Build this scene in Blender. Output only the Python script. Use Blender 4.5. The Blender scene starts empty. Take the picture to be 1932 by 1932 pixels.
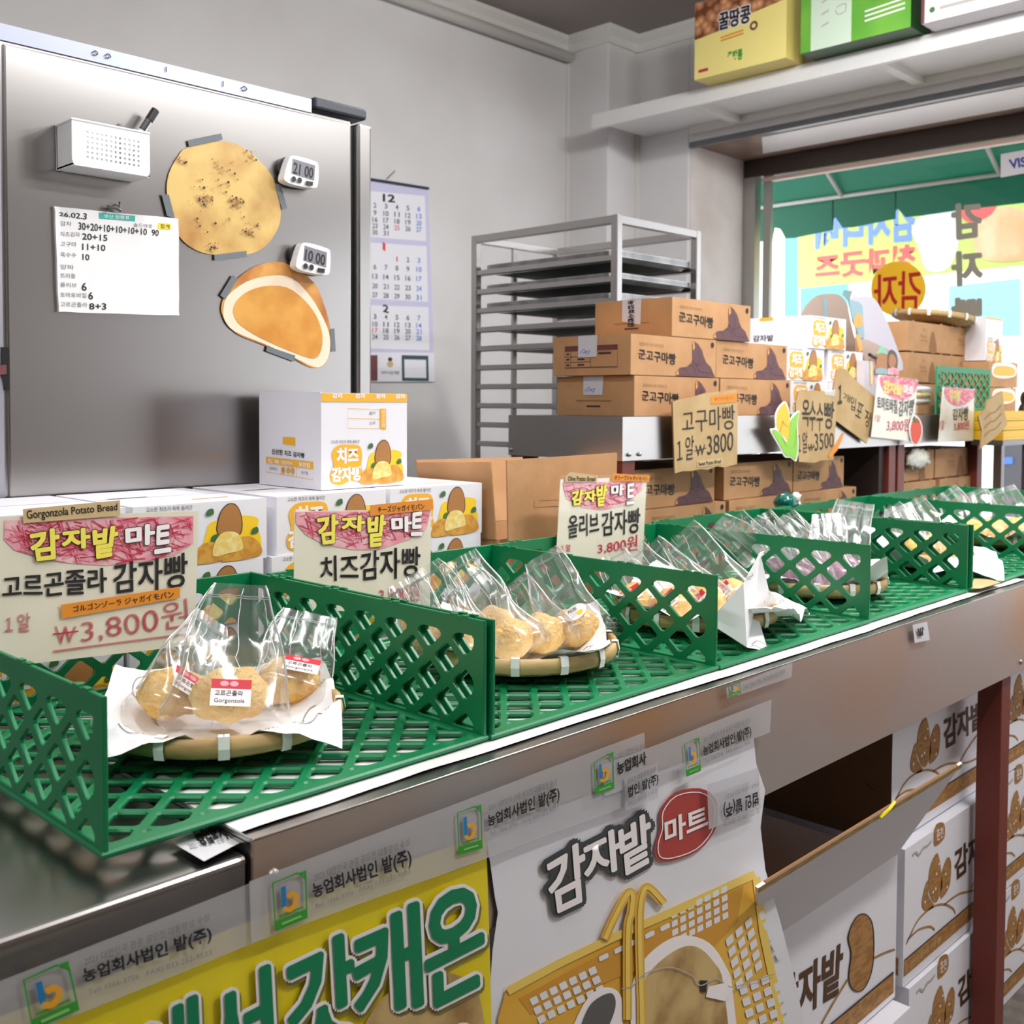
import bpy, math, random
from math import sin, cos, pi, radians
from mathutils import Vector, Matrix, noise
random.seed(7)
SC = bpy.context.scene
COL = SC.collection

# ------------------------------------------------------------------ camera
YAW, PITCH, ROLL = radians(45.627), radians(-2.142), radians(0.2647)
FPX, CX, CY, HC = 2025.0, 966.0, 833.3, 1.30
FW = Vector((sin(YAW)*cos(PITCH), cos(YAW)*cos(PITCH), sin(PITCH)))
_r = Vector((cos(YAW), -sin(YAW), 0)); _u = _r.cross(FW)
RT = cos(ROLL)*_r + sin(ROLL)*_u
UP = -sin(ROLL)*_r + cos(ROLL)*_u
cd = bpy.data.cameras.new('camera'); cam = bpy.data.objects.new('camera', cd); COL.objects.link(cam)
M = Matrix.Identity(4)
for i in range(3):
    M[i][0], M[i][1], M[i][2] = RT[i], UP[i], -FW[i]
M[2][3] = HC
cam.matrix_world = M
cd.sensor_width = 36; cd.lens = FPX/1932*36; cd.shift_y = -(966-CY)/1932
cd.clip_start = 0.05; cd.clip_end = 100
cd.dof.use_dof = True; cd.dof.focus_distance = 1.55; cd.dof.aperture_fstop = 9.0
SC.camera = cam

# ------------------------------------------------------------------ world, light, exposure
SC.view_settings.view_transform = 'Standard'
SC.view_settings.look = 'None'
SC.view_settings.gamma = 1.0
SC.view_settings.exposure = 0.2
SC.view_settings.use_curve_mapping = False
w = bpy.data.worlds.new('World'); SC.world = w; w.use_nodes = True
bg = w.node_tree.nodes['Background']
bg.inputs[0].default_value = (0.93, 0.97, 1.0, 1); bg.inputs[1].default_value = 3.2
SC.cycles.max_bounces = 10; SC.cycles.transparent_max_bounces = 32
SC.cycles.diffuse_bounces = 5; SC.cycles.glossy_bounces = 5; SC.cycles.transmission_bounces = 6
SC.cycles.caustics_reflective = False; SC.cycles.caustics_refractive = False
SC.cycles.sample_clamp_indirect = 6
SC.cycles.use_denoising = True

def area(name, loc, rot, sx, sy, power, col=(1, .97, .93)):
    l = bpy.data.lights.new(name, 'AREA'); l.shape = 'RECTANGLE'; l.size = sx; l.size_y = sy
    l.energy = power; l.color = col
    o = bpy.data.objects.new(name, l); COL.objects.link(o); o.location = loc; o.rotation_euler = rot
    return o
# bare ceiling tube lamps of the shop (out of the frame): each throws light down and up
def tube_lamp(x, y, sx, sy, p):
    area('ceiling_lamp', (x, y, 2.79), (0, 0, 0), sx, sy, p*.50, (1, .99, .98))
    for k in (-1, 1):
        l = bpy.data.lights.new('ceiling_lamp', 'POINT'); l.energy = p*.34; l.color = (1, .99, .98); l.shadow_soft_size = .09
        o = bpy.data.objects.new('ceiling_lamp', l); COL.objects.link(o); o.location = (x+k*sx*.25, y+k*sy*.25, 2.80)
tube_lamp(2.6, 1.2, .1, 1.2, 60)
tube_lamp(0.7, 0.9, .1, 1.2, 20)
tube_lamp(2.2, -0.2, 1.2, .1, 54)
tube_lamp(-0.9, 0.5, .1, 1.2, 34)
tube_lamp(3.55, -1.5, .1, 1.2, 12)

# ------------------------------------------------------------------ helpers
def lin(h):
    if isinstance(h, str):
        h = h.lstrip('#'); c = [int(h[i:i+2], 16)/255 for i in (0, 2, 4)]
    else:
        c = [x/255 for x in h]
    return tuple(x/12.92 if x <= .04045 else ((x+.055)/1.055)**2.4 for x in c)

def at(px, py, X=None, Y=None, Z=None):
    d = RT*((px-CX)/FPX) - UP*((py-CY)/FPX) + FW
    t = X/d.x if X is not None else (Y/d.y if Y is not None else (Z-HC)/d.z)
    return Vector((0, 0, HC)) + d*t

def mat(name, col, rough=.55, metal=0.0, col2=None, nscale=8, ndet=3, nlo=.4, nhi=.6, bump=0, bscale=60,
        stretch=None, spec=None, alpha=None, emit=None, aniso=0, coat=0, trans=0):
    m = bpy.data.materials.new(name); m.use_nodes = True
    nt = m.node_tree; b = nt.nodes['Principled BSDF']
    c = lin(col)+(1,)
    b.inputs['Base Color'].default_value = c
    b.inputs['Roughness'].default_value = rough
    b.inputs['Metallic'].default_value = metal
    if spec is not None: b.inputs['Specular IOR Level'].default_value = spec
    if coat: b.inputs['Coat Weight'].default_value = coat; b.inputs['Coat Roughness'].default_value = .1
    if aniso:
        b.inputs['Anisotropic'].default_value = aniso; b.inputs['Anisotropic Rotation'].default_value = 0
        tg = nt.nodes.new('ShaderNodeTangent'); tg.direction_type = 'RADIAL'; tg.axis = 'Z'; nt.links.new(tg.outputs[0], b.inputs['Tangent'])
    if alpha is not None: b.inputs['Alpha'].default_value = alpha
    if emit: b.inputs['Emission Color'].default_value = c; b.inputs['Emission Strength'].default_value = emit
    vec = None
    if col2 or bump:
        tc = nt.nodes.new('ShaderNodeTexCoord'); vec = tc.outputs['Object']
        if stretch:
            mp = nt.nodes.new('ShaderNodeMapping'); mp.inputs['Scale'].default_value = stretch
            nt.links.new(vec, mp.inputs['Vector']); vec = mp.outputs['Vector']
    if col2:
        n = nt.nodes.new('ShaderNodeTexNoise'); n.inputs['Scale'].default_value = nscale; n.inputs['Detail'].default_value = ndet
        nt.links.new(vec, n.inputs['Vector'])
        r = nt.nodes.new('ShaderNodeValToRGB')
        r.color_ramp.elements[0].position = nlo; r.color_ramp.elements[1].position = nhi
        r.color_ramp.elements[0].color = c; r.color_ramp.elements[1].color = lin(col2)+(1,)
        nt.links.new(n.outputs['Fac'], r.inputs['Fac']); nt.links.new(r.outputs['Color'], b.inputs['Base Color'])
    if bump:
        n2 = nt.nodes.new('ShaderNodeTexNoise'); n2.inputs['Scale'].default_value = bscale; n2.inputs['Detail'].default_value = 3
        nt.links.new(vec, n2.inputs['Vector'])
        bp = nt.nodes.new('ShaderNodeBump'); bp.inputs['Strength'].default_value = bump; bp.inputs['Distance'].default_value = .01
        nt.links.new(n2.outputs['Fac'], bp.inputs['Height']); nt.links.new(bp.outputs['Normal'], b.inputs['Normal'])
    return m

def film(name, tint=(255, 255, 255), base=.07, gain=.5, rough=.1, bscale=30, bstr=.6, milky=0.0, stretch=None):
    """thin clear plastic: lets light straight through, mirrors more at grazing angles"""
    m = bpy.data.materials.new(name); m.use_nodes = True; nt = m.node_tree
    for n in list(nt.nodes): nt.nodes.remove(n)
    out = nt.nodes.new('ShaderNodeOutputMaterial')
    tr = nt.nodes.new('ShaderNodeBsdfTransparent'); tr.inputs[0].default_value = lin(tint)+(1,)
    gl = nt.nodes.new('ShaderNodeBsdfGlossy'); gl.inputs['Roughness'].default_value = rough
    lw = nt.nodes.new('ShaderNodeLayerWeight'); lw.inputs['Blend'].default_value = .35
    ma = nt.nodes.new('ShaderNodeMath'); ma.operation = 'MULTIPLY_ADD'; ma.inputs[1].default_value = gain; ma.inputs[2].default_value = base
    mx = nt.nodes.new('ShaderNodeMixShader')
    nt.links.new(lw.outputs['Facing'], ma.inputs[0]); nt.links.new(ma.outputs[0], mx.inputs[0])
    first = tr.outputs[0]
    if milky:
        df = nt.nodes.new('ShaderNodeBsdfDiffuse'); df.inputs[0].default_value = (.85, .86, .88, 1)
        m2 = nt.nodes.new('ShaderNodeMixShader'); m2.inputs[0].default_value = milky
        nt.links.new(tr.outputs[0], m2.inputs[1]); nt.links.new(df.outputs[0], m2.inputs[2]); first = m2.outputs[0]
    nt.links.new(first, mx.inputs[1]); nt.links.new(gl.outputs[0], mx.inputs[2]); nt.links.new(mx.outputs[0], out.inputs[0])
    if bstr:
        tc = nt.nodes.new('ShaderNodeTexCoord'); n = nt.nodes.new('ShaderNodeTexNoise'); n.inputs['Scale'].default_value = bscale
        n.inputs['Detail'].default_value = 2
        bp = nt.nodes.new('ShaderNodeBump'); bp.inputs['Strength'].default_value = bstr; bp.inputs['Distance'].default_value = .02
        vec = tc.outputs['Object']
        if stretch:
            mp = nt.nodes.new('ShaderNodeMapping'); mp.inputs['Scale'].default_value = stretch; nt.links.new(vec, mp.inputs['Vector']); vec = mp.outputs['Vector']
        nt.links.new(vec, n.inputs['Vector']); nt.links.new(n.outputs['Fac'], bp.inputs['Height'])
        nt.links.new(bp.outputs['Normal'], gl.inputs['Normal'])
    return m

class FR:
    """flat metric frame: origin, unit u, unit v; n towards the viewer"""
    def __init__(s, o, u, v, n=None):
        s.o, s.u, s.v = Vector(o), Vector(u), Vector(v); s.n = Vector(n) if n else s.u.cross(s.v).normalized()
    def p(s, a, b, off=0): return s.o + s.u*a + s.v*b + s.n*off
class PX:
    """points read off the photograph, laid on a real plane of the room"""
    def __init__(s, crop=(0, 0, 1932), X=None, Y=None, Z=None):
        s.ox, s.oy, sz = crop; s.k = sz/1932; s.pl = dict(X=X, Y=Y, Z=Z)
        s.n = Vector((-1, 0, 0)) if X is not None else (Vector((0, -1, 0)) if Y is not None else Vector((0, 0, 1)))
    def p(s, a, b, off=0): return at(s.ox+a*s.k, s.oy+b*s.k, **s.pl) + s.n*off

_TX = {}
def glyphs(t, bold=0):
    k = (t, bold)
    if k not in _TX:
        c = bpy.data.curves.new('t', 'FONT'); c.body = t; c.offset = bold; c.resolution_u = 3
        o = bpy.data.objects.new('t', c); m = bpy.data.meshes.new_from_object(o)
        _TX[k] = ([(v.co.x, v.co.y) for v in m.vertices], [tuple(p.vertices) for p in m.polygons])
        bpy.data.objects.remove(o); bpy.data.curves.remove(c); bpy.data.meshes.remove(m)
    return _TX[k]

class MB:
    def __init__(s): s.v = []; s.f = []; s.fm = []; s.mats = []
    def mi(s, m):
        if m not in s.mats: s.mats.append(m)
        return s.mats.index(m)
    def add(s, vs, fs, m):
        b = len(s.v); k = s.mi(m)
        s.v += [Vector(x) for x in vs]
        for f in fs: s.f.append([b+i for i in f]); s.fm.append(k)
        return s
    def poly(s, pts, m): return s.add(pts, [list(range(len(pts)))], m)
    def obox(s, o, a, b, c, m):
        o, a, b, c = map(Vector, (o, a, b, c))
        v = [o, o+a, o+a+b, o+b, o+c, o+a+c, o+a+b+c, o+b+c]
        fs = [[0, 3, 2, 1], [4, 5, 6, 7], [0, 1, 5, 4], [1, 2, 6, 5], [2, 3, 7, 6], [3, 0, 4, 7]]
        if a.cross(b).dot(c) < 0: fs = [f[::-1] for f in fs]
        return s.add(v, fs, m)
    def box(s, x0, x1, y0, y1, z0, z1, m): return s.obox((x0, y0, z0), (x1-x0, 0, 0), (0, y1-y0, 0), (0, 0, z1-z0), m)
    def tube(s, path, r, m, n=8, closed=False):
        P = [Vector(p) for p in path]; N = len(P); vs = []; fs = []
        up = Vector((0, 0, 1))
        for i, p in enumerate(P):
            a = P[(i-1) % N] if (i > 0 or closed) else p; b = P[(i+1) % N] if (i < N-1 or closed) else p
            t = (b-a).normalized(); x = t.cross(up if abs(t.dot(up)) < .95 else Vector((1, 0, 0))).normalized(); y = t.cross(x)
            rr = r[i] if isinstance(r, (list, tuple)) else r
            vs += [p + x*rr*cos(2*pi*k/n) + y*rr*sin(2*pi*k/n) for k in range(n)]
        for i in range(N if closed else N-1):
            j = (i+1) % N
            for k in range(n): fs.append([i*n+k, i*n+(k+1) % n, j*n+(k+1) % n, j*n+k])
        if not closed: fs.append(list(range(n))[::-1]); fs.append([(N-1)*n+k for k in range(n)])
        return s.add(vs, fs, m)
    def lathe(s, c, prof, m, n=32, a0=0, a1=2*pi):
        c = Vector(c); vs = []; fs = []; full = abs(a1-a0-2*pi) < 1e-4; k = n if full else n+1
        for r, z in prof: vs += [c + Vector((r*cos(a0+(a1-a0)*i/n), r*sin(a0+(a1-a0)*i/n), z)) for i in range(k)]
        for j in range(len(prof)-1):
            for i in range(n): fs.append([j*k+i, j*k+(i+1) % k, (j+1)*k+(i+1) % k, (j+1)*k+i])
        return s.add(vs, fs, m)
    def grid(s, fn, nu, nv, m, cu=False):
        vs = [fn(i/nu, j/nv) for j in range(nv+1) for i in range(nu if cu else nu+1)]; k = nu if cu else nu+1
        fs = [[j*k+i, j*k+(i+1) % k, (j+1)*k+(i+1) % k, (j+1)*k+i] for j in range(nv) for i in range(nu)]
        return s.add(vs, fs, m)
    def ball(s, c, rx, ry, rz, m, nu=16, nv=10, amp=0, fr=3, seed=0, zmin=-1):
        c = Vector(c)
        def fn(u, v):
            th = 2*pi*u; ph = pi*v
            d = Vector((sin(ph)*cos(th), sin(ph)*sin(th), -cos(ph)))
            k = 1 + (amp*noise.noise(d*fr+Vector((seed*3.1, seed, 0))) if amp else 0)
            if d.z < zmin: d.z = zmin + (d.z-zmin)*.15
            return c + Vector((d.x*rx*k, d.y*ry*k, d.z*rz*k))
        return s.grid(fn, nu, nv, m, True)
    # ---- things drawn on a flat frame
    def flat(s, pts, F, m, off=0): return s.poly([F.p(a, b, off) for a, b in pts], m)
    def slab(s, pts, F, t, m, edge=None):
        n = len(pts); fr = [F.p(a, b, 0) for a, b in pts]; bk = [F.p(a, b, -t) for a, b in pts]
        s.add(fr, [list(range(n))], m); s.add(bk, [list(range(n))[::-1]], m)
        s.add(fr+bk, [[i, (i+1) % n, n+(i+1) % n, n+i] for i in range(n)], edge or m); return s
    def stroke(s, pts, w, F, m, off=.0006, closed=False, smooth=True):
        P = [Vector((a, b)) for a, b in pts]
        if smooth and len(P) > 2: P = crv(P, closed)
        N = len(P); vs = []
        for i, p in enumerate(P):
            a = P[(i-1) % N] if (i > 0 or closed) else p; b = P[(i+1) % N] if (i < N-1 or closed) else p
            t = (b-a); t = t.normalized() if t.length > 0 else Vector((1, 0)); q = Vector((-t.y, t.x))*w/2
            vs += [F.p(*(p+q), off), F.p(*(p-q), off)]
        return s.add(vs, [[2*i, 2*i+1, (2*i+3) % (2*N), (2*i+2) % (2*N)] for i in range(N if closed else N-1)], m)
    def text(s, t, Q, F, m, off=.0008, bold=0, wob=0, seed=1, flip=False, dil=0):
        """Q: quad tl,tr,br,bl in the frame; or (x0,y0,w,h) metric"""
        if len(Q) == 4 and not hasattr(Q[0], '__len__'):
            x, y, W, H = Q; Q = [(x, y+H), (x+W, y+H), (x+W, y), (x, y)]
        v0, _ = glyphs(t, 0); vv, ff = glyphs(t, bold) if bold else (v0, _)
        x0 = min(v[0] for v in v0); x1 = max(v[0] for v in v0); y0 = min(v[1] for v in v0); y1 = max(v[1] for v in v0)
        tl, tr, br, bl = [Vector(q) for q in Q]; out = []
        for x, y in vv:
            a = (x-x0)/(x1-x0); b = (y-y0)/(y1-y0)
            if wob:
                a += wob*noise.noise(Vector((x*.9, y*.9, seed)))*.5; b += wob*2.2*noise.noise(Vector((x*.8, y*.8, seed+9)))
            if flip: a = 1-a
            out.append((bl*(1-a)+br*a)*(1-b) + (tl*(1-a)+tr*a)*b)
        nd = 14 if dil else 1
        for k in range(nd):   # thick rounded lettering: the glyph shifted round a small circle
            dx, dy = dil*cos(2*pi*k/nd), dil*sin(2*pi*k/nd)
            s.add([F.p(q.x+dx, q.y+dy, off+k*4e-6) for q in out], ff, m)
        return s
    def outlined(s, t, Q, F, m, mo, off=.0008, dil=6, out=10, **k):
        s.text(t, Q, F, mo, off, dil=out, **k); return s.text(t, Q, F, m, off+.0006, dil=dil, **k)
    def disc(s, c, r, F, m, off=.0006, n=20, ry=None):
        return s.flat([(c[0]+r*cos(2*pi*i/n), c[1]+(ry or r)*sin(2*pi*i/n)) for i in range(n)], F, m, off)
    def build(s, name, parent=None, smooth=False, bevel=0, local=False, org=None):
        me = bpy.data.meshes.new(name)
        o3 = Vector((0, 0, 0))
        if parent is not None and not local: o3 = Vector(parent.location)
        if parent is None and org is not None: o3 = Vector(org)
        me.from_pydata([v-o3 for v in s.v], [], s.f)
        for m in s.mats: me.materials.append(m)
        me.polygons.foreach_set('material_index', s.fm)
        if smooth: me.polygons.foreach_set('use_smooth', [True]*len(s.f))
        me.update()
        o = bpy.data.objects.new(name, me); COL.objects.link(o)
        if parent is not None: o.parent = parent
        elif org is not None: o.location = o3
        if bevel:
            b = o.modifiers.new('b', 'BEVEL'); b.width = bevel; b.segments = 2; b.limit_method = 'ANGLE'; b.angle_limit = radians(50)
            b.harden_normals = False
        return o

def crv(P, closed=False, n=5):
    out = []; N = len(P)
    for i in range(N if closed else N-1):
        g = lambda k: P[k % N] if closed else P[max(0, min(N-1, k))]
        p0, p1, p2, p3 = g(i-1), g(i), g(i+1), g(i+2)
        for j in range(n):
            t = j/n
            out.append(.5*((2*p1)+(p2-p0)*t+(2*p0-5*p1+4*p2-p3)*t*t+(3*p1-p0-3*p2+p3)*t**3))
    if not closed: out.append(P[-1])
    return out
def sm(pts, n=4): return [(p.x, p.y) for p in crv([Vector(q) for q in pts], True, n)]

def tag(o, label, cat, group=None):
    o['label'] = label; o['category'] = cat
    if group: o['group'] = group
    return o
def thing(name, label, cat, loc=(0, 0, 0), group=None, rz=0):
    o = bpy.data.objects.new(name, None); COL.objects.link(o); o.location = loc; o.rotation_euler = (0, 0, rz)
    o.empty_display_size = .05
    return tag(o, label, cat, group)
def struct(o): o['kind'] = 'structure'; return o
def dup(root, loc, label, rz=None, group=None):
    r = root.copy(); COL.objects.link(r); r.location = loc; r['label'] = label
    if rz is not None: r.rotation_euler = (0, 0, rz)
    if group: r['group'] = group
    for ch in list(root.children):
        c = ch.copy(); COL.objects.link(c); c.parent = r
        for g in ch.children:
            d = g.copy(); COL.objects.link(d); d.parent = c
    return r
def plate(outer, holes, t, F, m, mb, bev=.0008):
    """flat plate with holes, thickness t centred on the frame plane"""
    c = bpy.data.curves.new('p', 'CURVE'); c.dimensions = '2D'; c.fill_mode = 'BOTH'; c.extrude = t/2-bev; c.bevel_depth = bev; c.bevel_resolution = 0
    for pts in [outer]+holes:
        sp = c.splines.new('POLY'); sp.points.add(len(pts)-1)
        for p, q in zip(sp.points, pts): p.co = (q[0], q[1], 0, 1)
        sp.use_cyclic_u = True
    o = bpy.data.objects.new('p', c); me = bpy.data.meshes.new_from_object(o)
    mb.add([F.p(v.co.x, v.co.y, v.co.z) for v in me.vertices], [tuple(p.vertices) for p in me.polygons], m)
    bpy.data.objects.remove(o); bpy.data.curves.remove(c); bpy.data.meshes.remove(me)

# ------------------------------------------------------------------ materials
WALL = mat('wall_paint', (222, 221, 222), .7, col2=(214, 212, 212), nscale=2.5, nlo=.35, nhi=.7, bump=.05, bscale=40)
CEIL = mat('ceiling_paint', (158, 150, 146), .8, col2=(150, 142, 138), nscale=1.5)
TRIM = mat('white_trim', (220, 218, 214), .5)
JAMB = mat('jamb_plaster', (214, 207, 203), .75, col2=(196, 188, 182), nscale=4, nlo=.45, nhi=.75, bump=.1, bscale=30)
SHELFW = mat('shelf_white', (226, 226, 226), .45)
SOFF = mat('soffit_board', (150, 128, 115), .5, col2=(120, 96, 84), nscale=5)
SOFW = mat('soffit_white_panel', (244, 242, 242), .35)
FLOOR = mat('floor_concrete', (120, 113, 102), .7, col2=(98, 92, 84), nscale=20, bump=.1)
STEEL = mat('brushed_steel', (184, 181, 180), .30, 1.0, aniso=.75, bump=.006, bscale=8)
STEELH = mat('counter_steel', (186, 183, 181), .28, 1.0, bump=.01, bscale=12)
STEELD = mat('dark_steel', (120, 120, 122), .35, 1.0)
APRON_REFL = mat('apron_steel', (190, 186, 184), .36, .72, col2=(200, 160, 122), nscale=1.6, ndet=2, nlo=.42, nhi=.66, bump=.02, bscale=14)  # orange blotches painted in for a warm reflection on the steel
ALU = mat('tray_aluminium', (190, 190, 190), .38, 1.0, col2=(160, 160, 160), nscale=10)
TRAYB = mat('tray_underside_shade', (24, 22, 21), .6)  # near black: the unlit look of tray bottoms put into the colour
RED = mat('red_iron', (112, 44, 34), .5, bump=.06, bscale=60)
GREEN = mat('green_plastic', (0, 122, 74), .38, col2=(0, 114, 66), nscale=6)
GREEND = mat('green_plastic_pale', (40, 140, 96), .5)
CARD = mat('brown_cardboard', (196, 150, 106), .8, col2=(188, 142, 98), nscale=14, bump=.04, bscale=120)
CARDD = mat('cardboard_edge', (150, 108, 70), .85)
CARDP = mat('sign_cardboard', (196, 168, 122), .85, col2=(186, 156, 110), nscale=10, bump=.05, bscale=80)
WBOX = mat('white_carton', (236, 235, 242), .5)
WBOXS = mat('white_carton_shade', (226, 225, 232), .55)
PAPER = mat('liner_paper', (244, 244, 246), .6, bump=.1, bscale=14)
IVORY = mat('ivory_card', (238, 232, 212), .4, coat=.35)
WHITE = mat('white_plastic', (238, 238, 240), .4)
WPOST = mat('poster_white', (232, 232, 238), .35, coat=.2, bump=.35, bscale=7)
YPOST = mat('poster_yellow', (240, 222, 40), .35, coat=.2, col2=(230, 208, 26), nscale=4, bump=.12, bscale=7)
BLACK = mat('black_ink', (22, 20, 22), .6)
BLK = mat('black_plastic', (26, 26, 28), .4)
NAVY = mat('navy_cap', (44, 50, 62), .45)
GREY = mat('grey_print', (120, 118, 120), .6)
LGREY = mat('light_grey_print', (178, 174, 172), .6)
TAPEG = mat('grey_tape', (108, 116, 122), .6)
PINK = mat('pink_crayon', (226, 98, 126), .7, col2=(242, 178, 186), nscale=26, ndet=5, nlo=.46, nhi=.62, stretch=(1, 1, 4))
PINKP = mat('pale_pink_crayon', (238, 150, 168), .7, col2=(244, 200, 204), nscale=26, ndet=4, nlo=.42, nhi=.62)
CRED = mat('red_crayon', (196, 42, 74), .6)
CYEL = mat('yellow_crayon', (240, 226, 90), .6)
CWHT = mat('white_crayon', (246, 240, 240), .6)
ORT = mat('orange_tape', (226, 140, 36), .6)
TAN = mat('tan_tape', (204, 176, 130), .6)
GOLD = mat('print_gold', (244, 182, 44), .5)
YELL = mat('print_yellow', (250, 208, 40), .5)
PBRN = mat('print_potato', (178, 122, 66), .5)
PBR2 = mat('print_bread', (222, 166, 74), .5, col2=(206, 142, 52), nscale=60)
CRM = mat('print_cream', (246, 228, 160), .5, col2=(240, 208, 110), nscale=90)
LEAF = mat('print_leaf', (60, 110, 60), .5)
PURP = mat('print_purple', (98, 64, 70), .6)
PURL = mat('print_purple_line', (64, 40, 46), .6)
MAROON = mat('print_maroon', (112, 60, 62), .6)
CINK = mat('carton_brown_ink', (176, 130, 74), .65, col2=(150, 104, 52), nscale=40, stretch=(1, 1, 3))
CINKD = mat('carton_dark_ink', (82, 52, 26), .6)
BREAD = mat('potato_bread', (238, 200, 128), .75, col2=(214, 154, 76), nscale=26, ndet=6, nlo=.42, nhi=.72, bump=.6, bscale=160)
BREADP = mat('purple_bread', (150, 108, 126), .75, col2=(122, 82, 104), nscale=30, bump=.5, bscale=150)
BREADO = mat('golden_bread', (242, 200, 120), .75, col2=(222, 164, 78), nscale=30, bump=.5, bscale=150)
BAMB = mat('bamboo_band', (204, 176, 122), .5, col2=(176, 144, 90), nscale=9, ndet=5, stretch=(1, 1, 6))
WEAVE = mat('bamboo_weave', (156, 128, 72), .6, col2=(196, 170, 112), nscale=160, ndet=2, nlo=.4, nhi=.6, bump=.8, bscale=200)
BIND = mat('white_binding', (236, 238, 236), .45)
BAG = film('bag_film', base=.04, gain=.4, rough=.17, bscale=22, bstr=.14, milky=.05, stretch=(1, 1, .15))
BAGT = film('bag_film_top', base=.25, gain=.5, rough=.2, bscale=30, bstr=0, milky=.45)
TAPEF = film('packing_tape', tint=(232, 232, 238), base=.08, gain=.3, rough=.3, bscale=22, bstr=.25, milky=.42)
CLEAR = film('clear_film', base=.012, gain=.16, rough=.12, bscale=12, bstr=.2)
GLASS = film('window_glass', base=.015, gain=.12, rough=.02, bstr=0)
ZIP = mat('zip_line', (150, 154, 156), .4)
BTAG = mat('bag_label_red', (206, 36, 52), .5)
TGRN = mat('logo_green', (52, 156, 52), .5)
TBLU = mat('logo_blue', (30, 126, 184), .5)
TORG = mat('logo_orange', (236, 170, 40), .5)
# ------------------------------------------------------------------ the room
FZ, CZ, YW, XW, XG = -.25, 3.08, 3.55, 4.23, 4.73
XP, YP = 4.007, 3.291           # pillar in the corner
m = MB(); m.box(-3, XG+.1, -3.2, YW+.1, FZ-.05, FZ, FLOOR); struct(m.build('floor'))
m = MB(); m.box(-3, XG, -3.2, YW+.1, CZ, CZ+.05, CEIL); struct(m.build('ceiling'))
m = MB(); m.box(-3, XG, YW, YW+.1, FZ, CZ, WALL); struct(m.build('wall_back'))
m = MB(); m.box(-3.1, -3, -3.2, YW+.1, FZ, CZ, WALL); struct(m.build('wall_left'))
WOOD = mat('front_wall_brown', (104, 84, 70), .6)
m = MB(); m.box(-3, 2.8, -3.3, -3.2, FZ, CZ, WOOD); m.box(2.8, XG, -3.3, -3.2, 1.95, CZ, WOOD); m.box(2.8, XG, -3.3, -3.2, FZ, 1.95, WOOD); struct(m.build('wall_front'))
# window wall: pillar, solid part, header, sill; opening from y=2.81 towards the camera
YJ, ZS, SILL = 2.982, 2.519, .62
m = MB()
m.box(XP, XW+.3, YP, YW, FZ, CZ, WALL)
m.box(XW, XG+.05, YJ, YW, FZ, CZ, WALL)
m.box(XW, XG+.05, -3.2, YJ, ZS+.004, CZ, WALL)
m.box(XW, XG+.05, -3.2, YJ, FZ, SILL, WALL)
struct(m.build('wall_right', bevel=.006))
m = MB(); m.box(XW+.012, XG, YJ-.004, YJ+.004, SILL, ZS, JAMB); struct(m.build('trim_4'))   # plastered reveal
m = MB()
m.box(XW+.02, XG, -3.2, YJ-.005, ZS-.006, ZS+.003, SOFF)
m.box(XW, XW+.03, -3.2, YJ-.004, ZS-.02, ZS+.003, STEELD)
m.poly([Vector(p) for p in ((4.33, 2.65, ZS-.008), (4.62, 2.82, ZS-.008), (4.62, -3, ZS-.008), (4.31, -3, ZS-.008))], SOFW)
struct(m.build('trim_3'))
# cornices and the pipe along the back wall
def cornice(pts, name):
    m = MB(); prof = [(0, .075), (0, .0), (.012, .0), (.018, .035), (.04, .06), (.045, .075)]
    for i in range(len(pts)-1):
        a, b, na, nb = Vector(pts[i][:2]), Vector(pts[i+1][:2]), Vector(pts[i][2]), Vector(pts[i+1][2])
        vs = []
        for q, nn in ((a, na), (b, nb)):
            for d, z in prof: vs.append(Vector((q.x+nn.x*d, q.y+nn.y*d, CZ-.075+z)))
        k = len(prof); m.add(vs, [[j, j+1, k+j+1, k+j] for j in range(k-1)], TRIM)
    return struct(m.build(name))
cornice([(-3, YW, (0, -1)), (XP, YW, (-1, -1)), (XP, YP, (-1, -1)), (XW, YP, (-1, -1)), (XW, -3, (-1, 0))], 'trim_1')
m = MB(); m.tube([(-3, YW-.037, 2.98), (XP-.02, YW-.037, 2.98)], .025, TRIM, 12); struct(m.build('trim_2', smooth=True))
m = MB()
for z0 in (FZ, ):
    m.box(XP-.015, XP+.001, YW-.015, YW+.002, z0, 2.96, TRIM); m.box(XW-.016, XW, YP-.017, YP+.001, z0, 3.0, TRIM)
struct(m.build('trim_5'))
m = MB(); m.box(XW-.02, XW, -2.6, .35, FZ, SILL-.02, mat('tint_panel_orange', (176, 116, 74), .55, col2=(160, 100, 62), nscale=4)); struct(m.build('apron_tint_panel'))  # unseen panel, added so the counter apron reflects orange
# window frame, panes
m = MB()
m.box(XG-.03, XG+.03, -3.2, YJ-.004, 2.424, ZS-.01, mat('frame_brown', (72, 60, 54), .4, .3))
STF = mat('frame_steel', (170, 168, 164), .32, .9)
m.box(XG-.035, XG+.02, YJ-.075, YJ-.006, SILL, 2.424, STF)
m.box(XG-.015, XG+.01, YJ-.15, YJ-.11, SILL, 2.424, STF)
m.box(XG-.02, XG+.02, -3.2, YJ-.1, 2.397, 2.415, mat('frame_pink', (214, 190, 178), .5))
m.box(XG-.03, XG+.03, -3.2, YJ-.004, SILL-.02, SILL+.04, STF)
struct(m.build('window_1'))
m = MB(); m.box(XG-.004, XG+.002, -3.2, YJ-.1, SILL+.04, 2.397, GLASS); struct(m.build('window_2'))
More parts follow.
